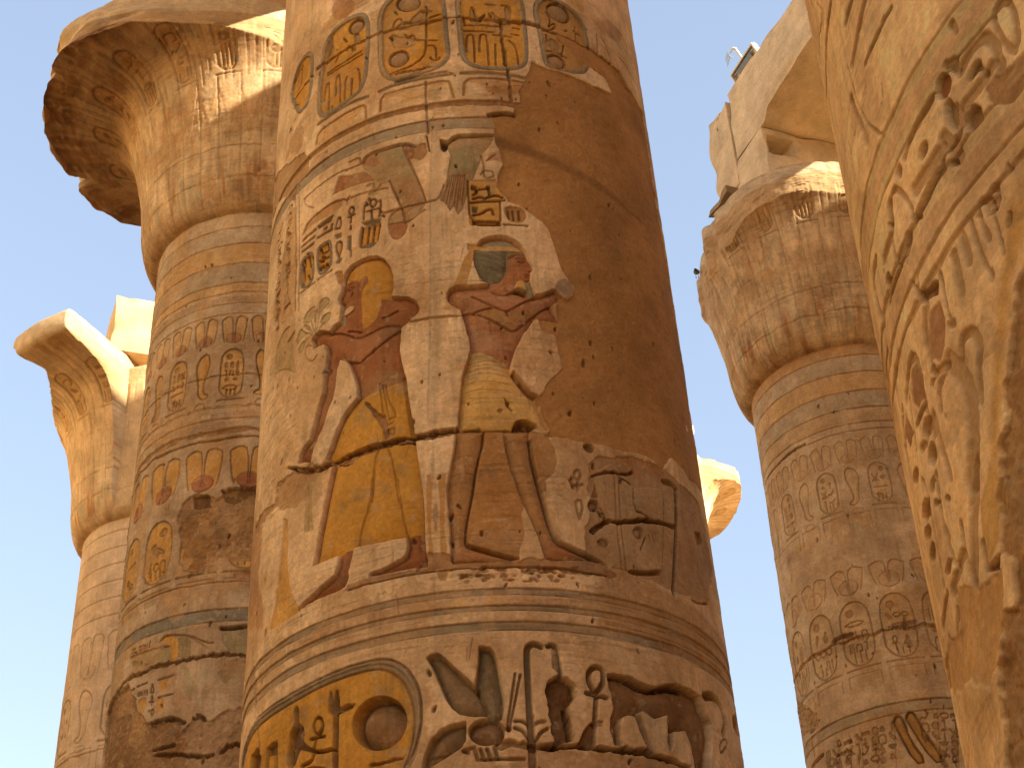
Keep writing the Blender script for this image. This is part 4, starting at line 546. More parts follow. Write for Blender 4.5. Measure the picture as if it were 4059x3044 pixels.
    c.poly(c.q([(2725, 1682), (2732, 1690), (2736, 1712), (2729, 1704)]), (.8, .78, .74), mix=.9)
    # joints, seams, pits, scratches
    c.ring(zq('Z5', 900, 462), .012, .012, BROWN, .7, .012, sr('F2', 1790, 970), sr('F3', 460, 1350))
    vx = Q('D', [(940, 270), (935, 420), (937, 600), (935, 760), (930, 905)])
    c.line(vx + [(-.02, 0)], .004, .003, GREY, .35, jag=.006); c.line(vx + [(.01, 0)], .05, 0, (.5, .385, .26), .4); L('T3', [(1690, 800), (1690, 1000), (1715, 1300)], .012, .01, DARK, .5, jag=.006); L('F1', [(2000, 120), (2035, 310)], .008, .014, DARK, .8); L('K', [(125, 1000), (140, 1300), (160, 1659)], .012, .014, BROWN, .7, jag=.008)
    pits(c, 90, (-1.9, 3.0), (1.2, 9.2), 5, .014, (.15, .08, .04), (.010, .028)); pits(c, 8, (.7, 5.2), (2.2, 8.6), 6, .010, (.16, .09, .04), (.015, .035)); pits(c, 60, (-1.9, 5.2), (1.9, 9.6), 8, .008, (.2, .11, .055), (.006, .016))
    r = np.random.default_rng(4)
    for _ in range(46):
        x, z = r.uniform(-1.7, 1.6), r.uniform(3, 9.2); a = r.uniform(-.25, .25); l = r.uniform(.03, .14); c.line([(x, z), (x + a * l, z + l)], .003, .004, BROWN, .5)
    c.H *= 1.4
    col = empty("great_column", (MX, MY, 0), "middle column with two painted figures and a large brown mortar repair", "column", "great papyrus columns of the hall")
    parts = {0: ('shaft', None, None), 1: ('mortar_patch', None, 'smooth brown repair mortar'), 2: ('carved_figure', None, 'red skinned figure in a yellow cap and long yellow robe smelling papyrus flowers'), 3: ('cap', 2, 'yellow close fitting cap'), 4: ('robe', 2, 'long yellow robe'), 5: ('carved_figure', None, 'red skinned king with bare crossed arms'), 6: ('wig', 5, 'grey green ribbed wig with yellow band'), 27: ('kilt', 5, 'short pale yellow kilt'),
             16: ('cartouche', None, 'very large ochre cartouche cut by the lower edge'), 17: ('sun_disc', 16, 'deep round domed sun disc'), 18: ('bee_sign', None, None), 19: ('plant_sign', None, None), 20: ('mound_sign', None, None), 21: ('bull_sign', None, None), 14: ('carved_falcon', None, None), 15: ('carved_falcon', None, None)}
    for k in (7, 8, 9, 10, 11, 12, 13): parts[k] = ('cartouche', None, None)
    a = c.th + c.face; rot = np.array([0.])
    revolve(c, shaft_R(c.t), c.t.astype(float), parts, col)
    return col

# ------------------------------------------------------------------ capitals, friezes, neighbouring columns
CAPZ = [(1.50, 14.08), (1.53, 14.14), (1.66, 14.18), (1.75, 14.34), (1.82, 14.62), (1.85, 14.95), (1.87, 15.25), (1.92, 15.55), (1.99, 15.9), (2.08, 16.3), (2.19, 16.62), (2.34, 16.83), (2.6, 16.97), (3.0, 17.05), (3.50, 17.11), (3.62, 17.16), (3.66, 17.3), (3.64, 17.58), (3.56, 17.66), (2.2, 17.69), (.02, 17.70)]
def profile(step):
    p = smooth(CAPZ, 2, False); d = np.r_[0, np.cumsum(np.hypot(*np.diff(p, axis=0).T))]
    t = np.arange(0, d[-1], step); return t, np.interp(t, d, p[:, 0]), np.interp(t, d, p[:, 1])
def rrect(x, z0, z1, w, r=None):
    r = w * .42; h = w / 2
    return [(x - h, z0 + r), (x - h, z1 - r), (x - h * .6, z1 - r * .25), (x, z1), (x + h * .6, z1 - r * .25), (x + h, z1 - r), (x + h, z0 + r), (x + h * .6, z0 + r * .25), (x, z0), (x - h * .6, z0 + r * .25)]
def frieze(c, zt, zd, zc, z0, zb, per, off, kinds, seed, fade=.6, dep=.012, s0=-2.9, s1=2.9, gcol=(.27, .165, .09)):
    r = np.random.default_rng(seed); k = 0
    for x in np.arange(s0 - (s0 - off) % per, s1, per):
        kd = kinds[k % len(kinds)]; k += 1; W = per * .76; lw = .011 if dep > .008 else .009
        for sg in (-1, 1):
            p = [(x + sg * .012, zd - .05), (x + sg * .02, zt - .05), (x + sg * per * .2, zt), (x + sg * per * .38, zt - .05), (x + sg * per * .43, zt - .2 * (zt - zd)), (x + sg * per * .36, zd + .03), (x + sg * per * .3, zd - .06)]
            c.poly(p, OCHRE, depth=dep * .4, mix=fade * .9, smth=1, soft=.008, add=True); c.line(p, lw, dep * .8, gcol, .55)
        c.poly(c.ell((x, zd), per * .25, per * .2), (.38, .165, .09), depth=-.004, mix=fade * 1.1, add=True)
        c.line(c.ell((x, zd), per * .25, per * .2), lw, dep * .6, gcol, .4)
        if kd == 'c':
            p = rrect(x, z0, zc, W); c.poly(p, OCHRE, dep * .5, mix=fade, smth=1, add=True); q = np.array(p + [p[0]]); c.line(q, lw * 2, -.006, GREY, .5, smth=1); c.line(q, lw * 1.1, dep, gcol, .6, smth=1)
            y = zc - W * .22; 
            c.glyph('sun', x - W * (.3 if r.random() < .5 else .0), y - W * .32, W * .32, W * .32, lw, dep * 1.3, gcol); y -= W * .36
            while y > z0 + W * .5:
                h = W * r.choice([.3, .42, .5]); n = r.integers(1, 4)
                for j in range(n): c.glyph(GK[r.integers(len(GK))] if n > 1 else r.choice(['water', 'line', 'mouth', 'loops', 'bird']), x - W * .36 + j * W * .74 / n, y - h, W * .66 / n, h * .9, lw, dep * 1.3, gcol)
                y -= h * 1.08
            c.glyph('bars', x - W * .3, z0 + W * .14, W * .6, max(y - z0 - W * .12, .1), lw, dep * 1.2, gcol); c.line([(x - W * .55, z0 - .03), (x + W * .55, z0 - .03)], lw * 1.6, dep, gcol, .6)
        else:
            h = zc - z0; sg = 1 if k % 4 < 2 else -1
            p = [(x - sg * W * .1, zc - .02), (x + sg * W * .22, zc - .1 * h), (x + sg * W * .36, zc - .28 * h), (x + sg * W * .26, zc - .5 * h), (x + sg * W * .18, zc - .68 * h), (x + sg * W * .18, zc - .85 * h), (x - sg * W * .05, z0 + .02), (x - sg * W * .32, z0 + .06 * h), (x - sg * W * .3, z0 + .12 * h), (x - sg * W * .08, z0 + .16 * h), (x - sg * W * .1, zc - .62 * h), (x - sg * W * .24, zc - .4 * h), (x - sg * W * .32, zc - .22 * h), (x - sg * W * .26, zc - .08 * h)]
            c.poly(p, OCHRE, depth=dep, bulge=dep, w=.04, mix=min(1, fade * 1.25), smth=1, add=True); q = np.array(p + [p[0]]); c.line(q, lw, dep, gcol, .6)
            c.line(c.ell((x, z0 - .09), per * .18, .055), lw, dep * .6, gcol, .5)
        if zb is not None:
            p = [(x - per * .4, zb), (x - per * .4, z0 - .12), (x + per * .4, z0 - .12), (x + per * .4, zb)]; c.line(p, lw, dep * .6, gcol, .45, smth=0); c.poly([(x - per * .3, z0 - .15), (x + per * .35, z0 - .15), (x + per * .1, zb + .04)], OCHRE, mix=fade * .8)
def checks(c, z0, z1, w, seed, fade=.5):
    r = np.random.default_rng(seed); cols = [CREAM, (.42, .18, .1), OCHRE, STONE, BROWN, GREY]
    for x in np.arange(-3, 3, w): c.band(z0, z1, cols[r.integers(6)], fade * r.uniform(.3, 1.2), 0, x, x + w * .95)
def capital(X, Y, root, seed, step=.02, dth=.011, broken=None, rim=None, cart=True, tone=1., bright=1., lo=-2.0, hi=2.0, chipn=1., zst=1., shx=0., ztop=17.66, flare_th=None):
    t, R, Z = profile(step); Z0 = Z; Z = np.where(Z > 17.11, 17.11 + (Z - 17.11) * (ztop - 17.11) / .59, Z); th = axis(lo, hi, dth, -math.pi, math.pi, max(.07, dth)); c = Canvas(X, Y, 1.7, TAPER, th, t, 2.0, seed); base(c, (.66, .49, .32), (.58, .41, .25), .5, .3, .006)
    A = c.SS; T = c.TT; zz = np.interp(T, t, Z); tr = t[np.argmax(R)] - .3; ttop = t[np.argmax(Z0 > 17.64)]
    n = fbm(A * 12, T * 1.2, 4, seed + 3); nb = fbm(A * 2, T * 2, 4, seed + 8)
    c.C *= (1 + .5 * (n - .5))[..., None]
    # paint remains: green and red streaks at the foot, ochre above
    k = ss(.2, .5, T) * (1 - ss(.7, 1.05, T)) ; st = ss(.5, .62, vnoise(A * 9, T * .8, seed)); 
    for col, ph in ((( .46, .41, .28), 0), ((.42, .19, .075), 4)):
        m = (k * ss(.55, .68, fbm(A * 9 + ph * 7, T * .9, 3, seed + ph)) * .75)[..., None]; c.C[:] = c.C * (1 - m) + np.array(col, np.float32) * m
    m = ((1 - ss(.22, .55, T)) * .5 * ss(.4, .6, nb) * ss(0, .1, T))[..., None]; c.C[:] = c.C * (1 - m) + np.array((.28, .13, .055), np.float32) * m
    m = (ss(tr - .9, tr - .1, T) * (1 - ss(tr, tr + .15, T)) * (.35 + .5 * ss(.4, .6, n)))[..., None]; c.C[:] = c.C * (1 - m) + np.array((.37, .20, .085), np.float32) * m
    m = (ss(2.0, 2.25, np.repeat(R[:, None], len(th), 1)) * (T < tr + .1) * (.25 + .5 * ss(.4, .62, n)) * (tone < 1.1))[..., None]; c.C *= 1 - m * np.array((.42, .5, .56), np.float32)  # flare darker and browner towards the rim
    # stems, leaves, chevrons
    ns = 30; r = np.random.default_rng(seed)
    for i in range(ns):
        a = -2.4 + 4.8 * (i + .5) / ns; x = a * 2.0; 
        if abs(a) > hi + .1: continue
        hh = 2.4 * .15
        c.line([(x, .25), (x + r.uniform(-.02, .02), tr - 1.75)], .012, .010, (.36, .23, .12), .5)
        for j in range(3): c.line([(x + (j - 1) * .1, tr - 1.65 - r.uniform(0, .3)), (x + (j - 1) * .105, tr - .04)], .009, .009, (.33, .2, .1), .5)
        for j in (1, 2, 3):
            c.line([(x - hh * .5, 1.15 + j * .09), (x, 1.7 + j * .16), (x + hh * .5, 1.15 + j * .09)], .016, .004, [(.60, .36, .13), (.46, .44, .33), (.55, .27, .13)][j - 1], .5, smth=0)
    if cart:
        nc = 15
        for i in range(nc):
            x = (-2.3 + 4.6 * i / (nc - 1)) * 2.0; z1 = tr - .8; z0 = tr - 1.7; W = .26
            p = rrect(x, z0, z1 + .05, W); q = np.array(p + [p[0]]); c.poly(p, (.47, .27, .1), .01, mix=.5, smth=1, add=True); c.line(q, .016, .016, (.26, .15, .07), .6)
            y = z1 - .1
            for jj in range(3): c.glyph(GK[r.integers(len(GK))], x - .09, y - .17, .18, .16, .011, .016, (.25, .14, .07)); y -= .2
            c.glyph('bars', x - .1, z0 + .05, .2, .18, .011, .014, (.25, .14, .07)); c.line([(x - .17, z0 - .05), (x + .17, z0 - .05)], .013, .014, (.25, .14, .07), .6)
    for z in (.62, 1.15): c.ring(z + .12 * r.random(), .012, .014, (.33, .19, .09), .6, .05)
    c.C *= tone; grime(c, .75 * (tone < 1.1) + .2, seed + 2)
    m = ss(tr + .02, tr + .1, T)[..., None]; c.C[:] = c.C * (1 - m) + np.array((.52, .40, .28), np.float32) * (.85 + .4 * fbm(A * 14, T * 14, 3, 6))[..., None] * m
    c.H += np.where(T > tr + .05, .012 * (fbm(A * 10, T * 10, 4, 2) - .5), 0)
    if flare_th is not None:
        m = (ss(2.05, 2.5, np.repeat(R[:, None], len(th), 1)) * (T < tr + .3) * ss(flare_th + .35, flare_th - .1, c.th)[None, :] * (.75 + .5 * (nb - .5)))[..., None]; c.C *= 1 - m * np.array((.46, .55, .62), np.float32)  # flare darker and browner beyond the given angle
    # chipped and broken rim
    R2 = np.repeat(R[:, None], len(th), 1); lim = np.full(len(th), 9.) if rim is None else rim(th)
    lim = lim + chipn * (.10 * (fbm(th * 9, th * 0, 4, seed + 77) - .5) - .22 * ss(.66, .8, vnoise(th * 7, th * 0, seed + 5)))
    over = R2 > lim[None, :]; R2 = np.where(over, lim[None, :] + .04 * (fbm(A * 6, zz * 7, 3, seed) - .5), R2)
    flare = over & (T < tr + .2); m = (flare & (R2 < 3.1))[..., None]; c.C[:] = np.where(m, np.array((.45, .3, .17), np.float32) * (.8 + .5 * fbm(A * 6, T * 6, 4, 9))[..., None], c.C)
    if broken is not None: R2 = broken(th[None, :], R2, zz, c)
    if flare_th is not None:
        lw = ss(2.3, 3.0, R2) * ss(flare_th + .25, flare_th - .1, c.th)[None, :]; R2 = R2 + lw * .28 * (fbm(c.SS * 1.1, zz * 2.2, 4, seed + 31) - .5); c.H += lw * .30 * (fbm(c.SS * 1.3, T * 1.6, 4, seed + 37) - .5) * ss(tr - .9, tr - .2, T)
    parts = {0: ('capital', None, None)}
    a = c.th + c.face; dR = np.gradient(R); dZ = np.gradient(Z); nn = np.hypot(dR, dZ) + 1e-9
    rr = R2 + c.H * (dZ / nn)[:, None]; zf = Z if broken is None else None
    Zg = np.repeat(Z[:, None], len(th), 1) if broken is None else broken.z(th[None, :], np.repeat(Z[:, None], len(th), 1))
    V = np.stack([rr * np.cos(a), rr * np.sin(a), Zg + EYE - c.H * (dR / nn)[:, None]], -1).reshape(-1, 3)
    V[:, 0] += shx * ss(14.6, 16.1, V[:, 2] - EYE)
    return mesh_obj('capital', V, grid_faces(len(t), len(th)).reshape(-1, 4), M_STONE, root, c.C.reshape(-1, 3))

NOM_A = Vector((-.37638, .92647, 0)); NOM_B = Vector((-.92647, -.37638, 0))   # along the row; towards the nave side on the left
def block(name, parent, base, al, off, z, seed, res=.07, rough=.03, col=(.64, .48, .32), carve=None, chip=.08, warp=None, world=True):
    """a dressed stone: al/off ranges along the row axes from base, z range (eye heights)"""
    Vs, Fs, Cs = [], [], []; n0 = 0
    lo = np.array([al[0], off[0], z[0]]); hi = np.array([al[1], off[1], z[1]]); d = hi - lo
    for ax in range(3):
        u, v = [i for i in range(3) if i != ax]
        for sd in (0, 1):
            rs = res if carve is None or not (ax == 1 and sd == 1) else res * .3
            nu = max(2, int(d[u] / rs)); nv = max(2, int(d[v] / rs)); gu, gv = np.meshgrid(np.linspace(lo[u], hi[u], nu), np.linspace(lo[v], hi[v], nv))
            P = np.zeros(gu.shape + (3,)); P[..., u] = gu; P[..., v] = gv; P[..., ax] = hi[ax] if sd else lo[ax]
            C = np.repeat(np.array(col, np.float32)[None, None], gu.shape[0], 0).repeat(gu.shape[1], 1) * (.82 + .36 * fbm(gu * 2.2 + ax * 9, gv * 2.2, 4, seed))[..., None]
            if carve is not None and ax == 1 and sd == 1:
                h, cm = carve(gu, gv); P[..., 1] -= h; C = C * cm[..., None]
            f = grid_faces(nv, nu).reshape(-1, 4)
            flip = (sd == 1) == (ax == 1)
            Fs.append((f[:, ::-1] if flip else f) + n0); Vs.append(P.reshape(-1, 3)); Cs.append(C.reshape(-1, 3)); n0 += gu.size
    V = np.vstack(Vs); C = np.vstack(Cs)
    # rounded, chipped arrises: pull points near edges inwards by noise
    c0 = (lo + hi) / 2; e = np.minimum(V - lo, hi - V); es = np.sort(e, 1); near = es[:, 1]
    pull = chip * (1 - ss(0, .25, near)) * (.25 + 1.2 * ss(.45, .75, (noise3(V, 2.3, seed) + 1) / 2)); dirv = (c0 - V) / (np.linalg.norm(c0 - V, axis=1)[:, None] + 1e-6)
    V = V + dirv * pull[:, None] + rough * np.stack([noise3(V, 1.7, seed + 1), noise3(V, 1.9, seed + 2), noise3(V, 1.6, seed + 3)], 1)
    if warp is not None: V = warp(V)
    W = np.stack([V[:, 0] * NOM_A.x + V[:, 1] * NOM_B.x, V[:, 0] * NOM_A.y + V[:, 1] * NOM_B.y, V[:, 2] + EYE], 1)
    if parent is None: W = W + np.array([base[0], base[1], 0])
    return mesh_obj(name, W, np.vstack(Fs), M_STONE, parent, C, True)

def build_left():
    X, Y = -3.5277, 17.7954; th = axis(-1.75, 1.2, .0055, -math.pi, math.pi, .07); t = axis(4.1, 14.16, .0105, -EYE, 14.18, .15)
    c = Canvas(X, Y, 1.7, TAPER, th, t, 1.62, 3); base(c, (.58, .45, .33), (.46, .335, .225), .5, .6, .008); Q = c.Q; zq = lambda f, x, y: Q(f, [(x, y)])[0, 1]
    z = [zq('L8', 1600, y) for y in (240, 410, 592, 808, 1020, 1120, 1165, 1225, 1238, 1355)]
    for a, b, col, m in ((z[1], z[2], GREY, .3), (z[2], z[3], OCHRE, .42), (z[3], z[4], GREY, .35), (z[4], z[5], OCHRE, .4), (z[5], z[6], STONE, .4), (z[6], z[7], BROWN, .4), (z[8], z[9], GREY, .2)): c.band(a, b, col, m, jag=.02)
    for zz in (z[1], z[2], z[3], z[4], z[5], z[8], z[9]): c.ring(zz, .012, .012, BROWN, .7, .01)
    g = [zq('L4', 1350, y) for y in (10, 300, 440, 1060, 1200, 1270, 1320, 1350)]
    frieze(c, g[0], g[1], g[2], g[3] - .02, g[4], .41, Q('L4', [(1390, 700)])[0, 0], 'uc', 5, .5, .016); checks(c, g[6], g[5], .14, 3); c.ring(g[4], .01, .01, BROWN, .6); c.ring(g[7], .012, .012, BROWN, .6); c.ring(zq('L4', 1600, 1500), .05, .02, BROWN, .8, .04)
    h = [zq('L3', 970, y) for y in (105, 270, 395, 700, 760, 800, 845, 890, 950)]
    frieze(c, h[0], h[1], h[2], h[3], h[4], .60, Q('L3', [(965, 560)])[0, 0], 'c', 9, .8, .016); checks(c, h[5] - .01, h[4] - .03, .12, 5, .55); c.ring(h[4], .014, .014, BROWN, .7)
    c.band(h[8], h[7], (.27, .255, .215), .9, .008, jag=.008); c.ring(h[7], .012, .01, DARK, .6); c.ring(h[8], .012, .01, BROWN, .5)
    Pg = lambda f, p, col=None, d=None, **k: c.poly(Q(f, p), col, d, **k); L = lambda f, p, w, d=.012, col=BROWN, m=.75, **k: c.line(Q(f, p), w, d, col, m, **k)
    # broken course in the second frieze
    Pg('L3', [(870, 400), (930, 330), (1010, 320), (1060, 350), (1120, 290), (1260, 280), (1260, 660), (1130, 640), (1060, 620), (1040, 690), (900, 690), (880, 540)], (.33, .20, .105), .02, mix=.85, jag=.05, jsc=10, rough=.012)
    Pg('L3', [(1090, 300), (1130, 290), (1260, 285), (1260, 360), (1100, 360)], (.2, .11, .05), .05, mix=.8, jag=.03); Pg('L3', [(940, 330), (1020, 320), (1030, 380), (950, 390)], (.19, .11, .055), .05, mix=.8, jag=.02)
    Pg('L3', [(1140, 700), (1260, 690), (1260, 745), (1160, 730)], (.35, .15, .07), .02, mix=.7, jag=.02)
    # falcon and inscription of the lower scene
    Pg('L5', [(270, 620), (650, 510), (640, 640), (450, 680), (320, 730), (290, 680)], GREEN, .01, mix=.8, jag=.01); Pg('L5', [(565, 450), (600, 410), (650, 400), (720, 420), (730, 500), (720, 640), (650, 640), (650, 500)], OCHRE, .01, mix=.9, smth=1); Pg('L5', [(730, 410), (840, 410), (850, 610), (740, 610)], GREEN, .008, mix=.8); Pg('L5', [(1150, 330), (1395, 320), (1390, 580), (1230, 560), (1150, 440)], GREEN, .012, mix=.7)
    for k in range(9): L('L5', [(735, 430 + k * 21), (845, 428 + k * 21)], .008, .006, BROWN, .5)
    for k in range(11): L('L5', [(300 + k * 14, 640 + (k * 3)), (280 + k * 16, 665 + k * 6)], .01, .01, BROWN, .6)
    L('L5', [(560, 460), (600, 405), (660, 395), (840, 400), (1000, 470), (1060, 470)], .014, .016, BROWN, .8); L('L5', [(1140, 330), (1240, 330), (1395, 310)], .03, .05, (.16, .09, .045), .9); L('L5', [(850, 420), (1010, 520)], .012, .01, BROWN, .6)
    for p in ([(290, 575), (335, 560)], [(290, 545), (330, 525)], [(300, 550), (325, 570)], [(360, 540), (365, 505), (385, 510), (380, 545), (360, 545)], [(400, 500), (420, 495), (410, 535)], [(435, 485), (432, 525)], [(465, 460), (455, 515)], [(275, 610), (640, 500)]): L('L5', p, .013, .014, DARK, .85)
    L('L5', [(130, 980), (270, 790), (400, 770), (490, 700), (640, 670), (860, 620), (1150, 575), (1390, 590)], .03, .04, (.2, .11, .05), .85, jag=.03)
    Pg('L5', [(100, 1010), (260, 860), (330, 1020), (350, 1130), (420, 1230), (480, 1250), (640, 1180), (760, 1220), (800, 1600), (500, 1800), (0, 1900), (20, 1500), (60, 1150)], (.31, .19, .10), .03, mix=.9, jag=.05, jsc=8, rough=.012)
    Pg('L5', [(860, 1200), (1100, 1180), (1330, 1100), (1330, 1900), (700, 1900), (640, 1500)], (.36, .225, .125), .02, mix=.7, jag=.08, jsc=6, rough=.014); Pg('L5', [(680, 1330), (790, 1290), (800, 1430), (700, 1480)], (.33, .14, .06), mix=.7, jag=.04)
    Pg('L5', [(1155, 1280), (1220, 1250), (1260, 1290), (1220, 1310), (1160, 1305)], (.55, .42, .3), mix=.9, jag=.01)
    for p in ([(1140, 1500), (1200, 1440), (1290, 1420), (1330, 1430)], [(480, 1480), (600, 1450), (680, 1430)], [(480, 1530), (700, 1520), (850, 1540), (1050, 1530)], [(880, 1190), (930, 1160), (980, 1190)], [(470, 1240), (600, 1190), (720, 1180), (780, 1230)]): L('L5', p, .03, .05, (.17, .095, .045), .85, jag=.025)
    for p in ([(270, 930), (320, 910)], [(340, 890), (440, 850)], [(380, 960), (350, 980), (350, 945), (378, 945)], [(390, 940), (392, 970)], [(412, 930), (414, 965)], [(435, 925), (436, 960)], [(470, 940), (485, 840), (500, 940), (470, 940)], [(480, 970), (470, 1000), (490, 1005), (482, 975)], [(455, 1030), (500, 1025)], [(478, 1010), (475, 1060)], [(450, 1110), (455, 1120)], [(475, 1165), (470, 1110), (490, 1095), (500, 1130), (480, 1165)], [(540, 820), (690, 780)], [(540, 990), (690, 950)], [(600, 840), (620, 900)]): L('L5', p, .013, .014, DARK, .8)
    Pg('L5', [(550, 830), (640, 800), (630, 900), (555, 930)], OCHRE, .01, mix=.8); Pg('L5', [(530, 1000), (600, 990), (590, 1120), (525, 1140)], OCHRE, .01, mix=.75, jag=.02); Pg('L5', [(350, 1030), (400, 990), (430, 1000), (400, 1140), (365, 1140)], OCHRE, .01, mix=.8, jag=.01); Pg('L5', [(770, 680), (830, 700), (900, 900), (850, 1000), (790, 990)], GREEN, mix=.5, jag=.03, soft=.02); Pg('L5', [(1100, 760), (1180, 650), (1300, 620), (1270, 740), (1180, 860)], (.33, .22, .12), mix=.7, jag=.02)
    Pg('L5', [(660, 690), (700, 680), (720, 900), (860, 1000), (960, 1080), (930, 1180), (790, 1230), (690, 1100)], (.47, .31, .195), mix=.6, jag=.04)
    pits(c, 40, (-2.2, 5), (.9, 13.5), 15, .02, (.16, .09, .045), (.015, .04)); c.ring(zq('L4', 1400, 770), .012, .02, BROWN, .7, .03); c.ring(zq('L3', 1000, 60), .02, .03, BROWN, .7, .04)
    grime(c, .6, 75); c.H *= 1.25
    col = empty("great_column", (X, Y, 0), "left column with a wide chipped flower capital, its flare broken off at the front", "column", "great papyrus columns of the hall")
    revolve(c, shaft_R(c.t), c.t.astype(float), {0: ('shaft', None, None)}, col)
    def rim(th): return np.interp(th, [-3.2, -2.5, -2.35, -2.08, -2.05, -2.02, -1.98, -1.84, -1.51, -1.15, -.75, -.57, -.27, .05, .5, 3.2], [2.9, 3.2, 3.5, 3.6, 3.3, 3.2, 3.58, 3.6, 3.52, 3.38, 2.94, 2.68, 2.42, 2.25, 2.25, 2.6])
    capital(X, Y, col, 31, .018, .0095, rim=rim, lo=-2.6, hi=1.6, chipn=.35, ztop=17.6, flare_th=-.75)
    block('abacus', col, (0, 0), (-1.25, 1.25), (-1.35, 1.4), (17.6, 18.6), 12)
    return col

def build_right():
    X, Y = 5.579, 21.8904; th = axis(-1.6, .9, .0055, -math.pi, math.pi, .07); t = axis(6.2, 14.16, .0105, -EYE, 14.18, .15)
    c = Canvas(X, Y, 1.7, TAPER, th, t, 1.62, 6); base(c, (.66, .51, .365), (.54, .40, .275), .48, .6, .008); Q = c.Q; zq = lambda f, x, y: Q(f, [(x, y)])[0, 1]
    z = [zq('R5', 1600, y) for y in (890, 1010, 1070, 1175, 1360, 1530, 1600)] + [zq('R6', 1100, y) for y in (60, 165, 230, 250)]
    for a, b, col, m in ((z[0], z[1], (.46, .25, .11), .6), (z[1], z[3], GREY, .3), (z[3], z[4], OCHRE, .42), (z[4], z[5], GREY, .38), (z[5], z[8], (.5, .31, .13), .4)): c.band(a, b, col, m, jag=.02)
    for zz in (z[1], z[3], z[4], z[5], z[8], z[9]): c.ring(zz, .012, .012, BROWN, .7, .01)
    x0 = Q('R6', [(840, 780)])[0, 0]; g = [zq('R6', x, y) for x, y in ((880, 345), (760, 560), (800, 615), (850, 970))] 
    frieze(c, g[0], g[1], g[2], g[3], zq('R6', 850, 1160), .42, x0, 'cu', 22, .16, .011, gcol=(.36, .24, .14)); zl = zq('R6', 1150, 1040); checks(c, zl - .1, zl + .02, .15, 8, .35)
    h = [zq('R7', x, y) for x, y in ((870, 20), (850, 130), (850, 190), (900, 770), (980, 930))]; x1 = Q('R7', [(880, 500)])[0, 0]
    frieze(c, h[0] + .25, h[1] + .12, h[2], h[3], h[4], .62, x1, 'c', 25, .16, .014, gcol=(.33, .21, .12))
    zr = zq('R7', 1200, 1090); c.ring(zr, .014, .02, (.22, .13, .07), .8, .008); c.band(zq('R7', 1200, 1190), zr, GREY, .5); c.ring(zq('R7', 1200, 1190), .012, .012, BROWN, .6, .008); c.ring(zq('R7', 1000, 480) , .03, .03, BROWN, .6, .05)
    Pg = lambda f, p, col=None, d=None, **k: c.poly(Q(f, p), col, d, **k); L = lambda f, p, w, d=.014, col=(.22, .13, .07), m=.75, **k: c.line(Q(f, p), w, d, col, m, **k)
    for a in ([(1195, 1260), (1210, 1205), (1250, 1195), (1290, 1240), (1340, 1400), (1490, 1600), (1390, 1620)], [(1305, 1225), (1320, 1170), (1360, 1160), (1400, 1200), (1480, 1350), (1660, 1590), (1550, 1610)]):
        Pg('R7', a, (.5, .29, .1), .03, bulge=.024, w=.06, smth=1); q = Q('R7', a); c.line(np.vstack([q, q[:1]]), .018, .018, (.22, .13, .07), .8)
    r = np.random.default_rng(12)
    for x, y0, y1 in ((660, 1500, 1640), (760, 1400, 1640), (860, 1350, 1640), (1000, 1300, 1620), (1150, 1250, 1600), (1530, 1150, 1420), (1700, 1150, 1640)):
        n = max(2, int((y1 - y0) / 75))
        for i in range(n):
            p = Q('R7', [(x, y0 + (i + .5) * (y1 - y0) / n)])[0]
            for j in range(2): c.glyph(GK[r.integers(len(GK))], p[0] - .15 + j * .15, p[1] - .08, .13, .15, .013, .018, (.22, .13, .07))
        q = Q('R7', [(x + 55, y0 - 20), (x + 75, y1 + 60)]); c.line(q, .009, .01, BROWN, .5)
    L('R7', [(545, 1240), (530, 1290), (470, 1350)], .025, .04); L('R7', [(480, 1400), (510, 1560)], .014, .02); L('R7', [(480, 1650), (520, 1600), (580, 1540)], .03, .05); L('R6', [(310, 660), (400, 540), (520, 420), (640, 355)], .022, .04, jag=.01)
    L('R7', [(670, 550), (740, 505), (830, 480)], .04, .05, jag=.02); L('R7', [(1200, 400), (1300, 385), (1390, 375)], .04, .02, m=.6); L('R7', [(1300, 340), (1300, 430)], .03, .02, m=.6)
    Pg('R7', [(310, 1050), (330, 1060), (400, 1400), (540, 1300), (530, 1180), (380, 1080)], (.44, .29, .17), .03, mix=.6, jag=.04, rough=.03)
    Pg('R7', [(1230, 720), (1560, 700), (1500, 860), (1240, 870)], (.46, .26, .1), mix=.4, jag=.06, soft=.04); Pg('R7', [(1080, 90), (1500, 60), (1540, 330), (1110, 390)], (.48, .27, .09), mix=.4, jag=.06, soft=.04)
    pits(c, 40, (-2.2, 4.8), (1.0, 13.8), 17, .02, (.16, .09, .045), (.015, .04))
    grime(c, .5, 77); c.H *= 1.15
    col = empty("great_column", (X, Y, 0), "tan weathered column carrying the long roof beam, partly behind the nearest column", "column", "great papyrus columns of the hall")
    revolve(c, shaft_R(c.t), c.t.astype(float), {0: ('shaft', None, None)}, col)
    def rim(th): return np.interp(th, [-3.2, -2, -1.7, -1.29, -1, -.65, -.42, -.1, .3, 1, 3.2], [2.4, 2.3, 2.22, 2.08, 2.16, 2.17, 2.3, 2.36, 2.25, 2.4, 2.6])
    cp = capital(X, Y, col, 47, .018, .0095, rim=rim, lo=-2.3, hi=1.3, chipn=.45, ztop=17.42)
    def niche(V):
        m = (V[:, 0] < -1.0) & (V[:, 1] > .82) & (V[:, 1] < 1.34) & (V[:, 2] > 18.3) & (V[:, 2] < 18.72)
        V = V.copy(); V[m, 0] += .5; return V
    block('abacus', col, (0, 0), (-1.2, .50), (-1.35, 1.45), (17.42, 18.88), 19, res=.035, warp=niche, rough=.02, chip=.06)
    return col, cp
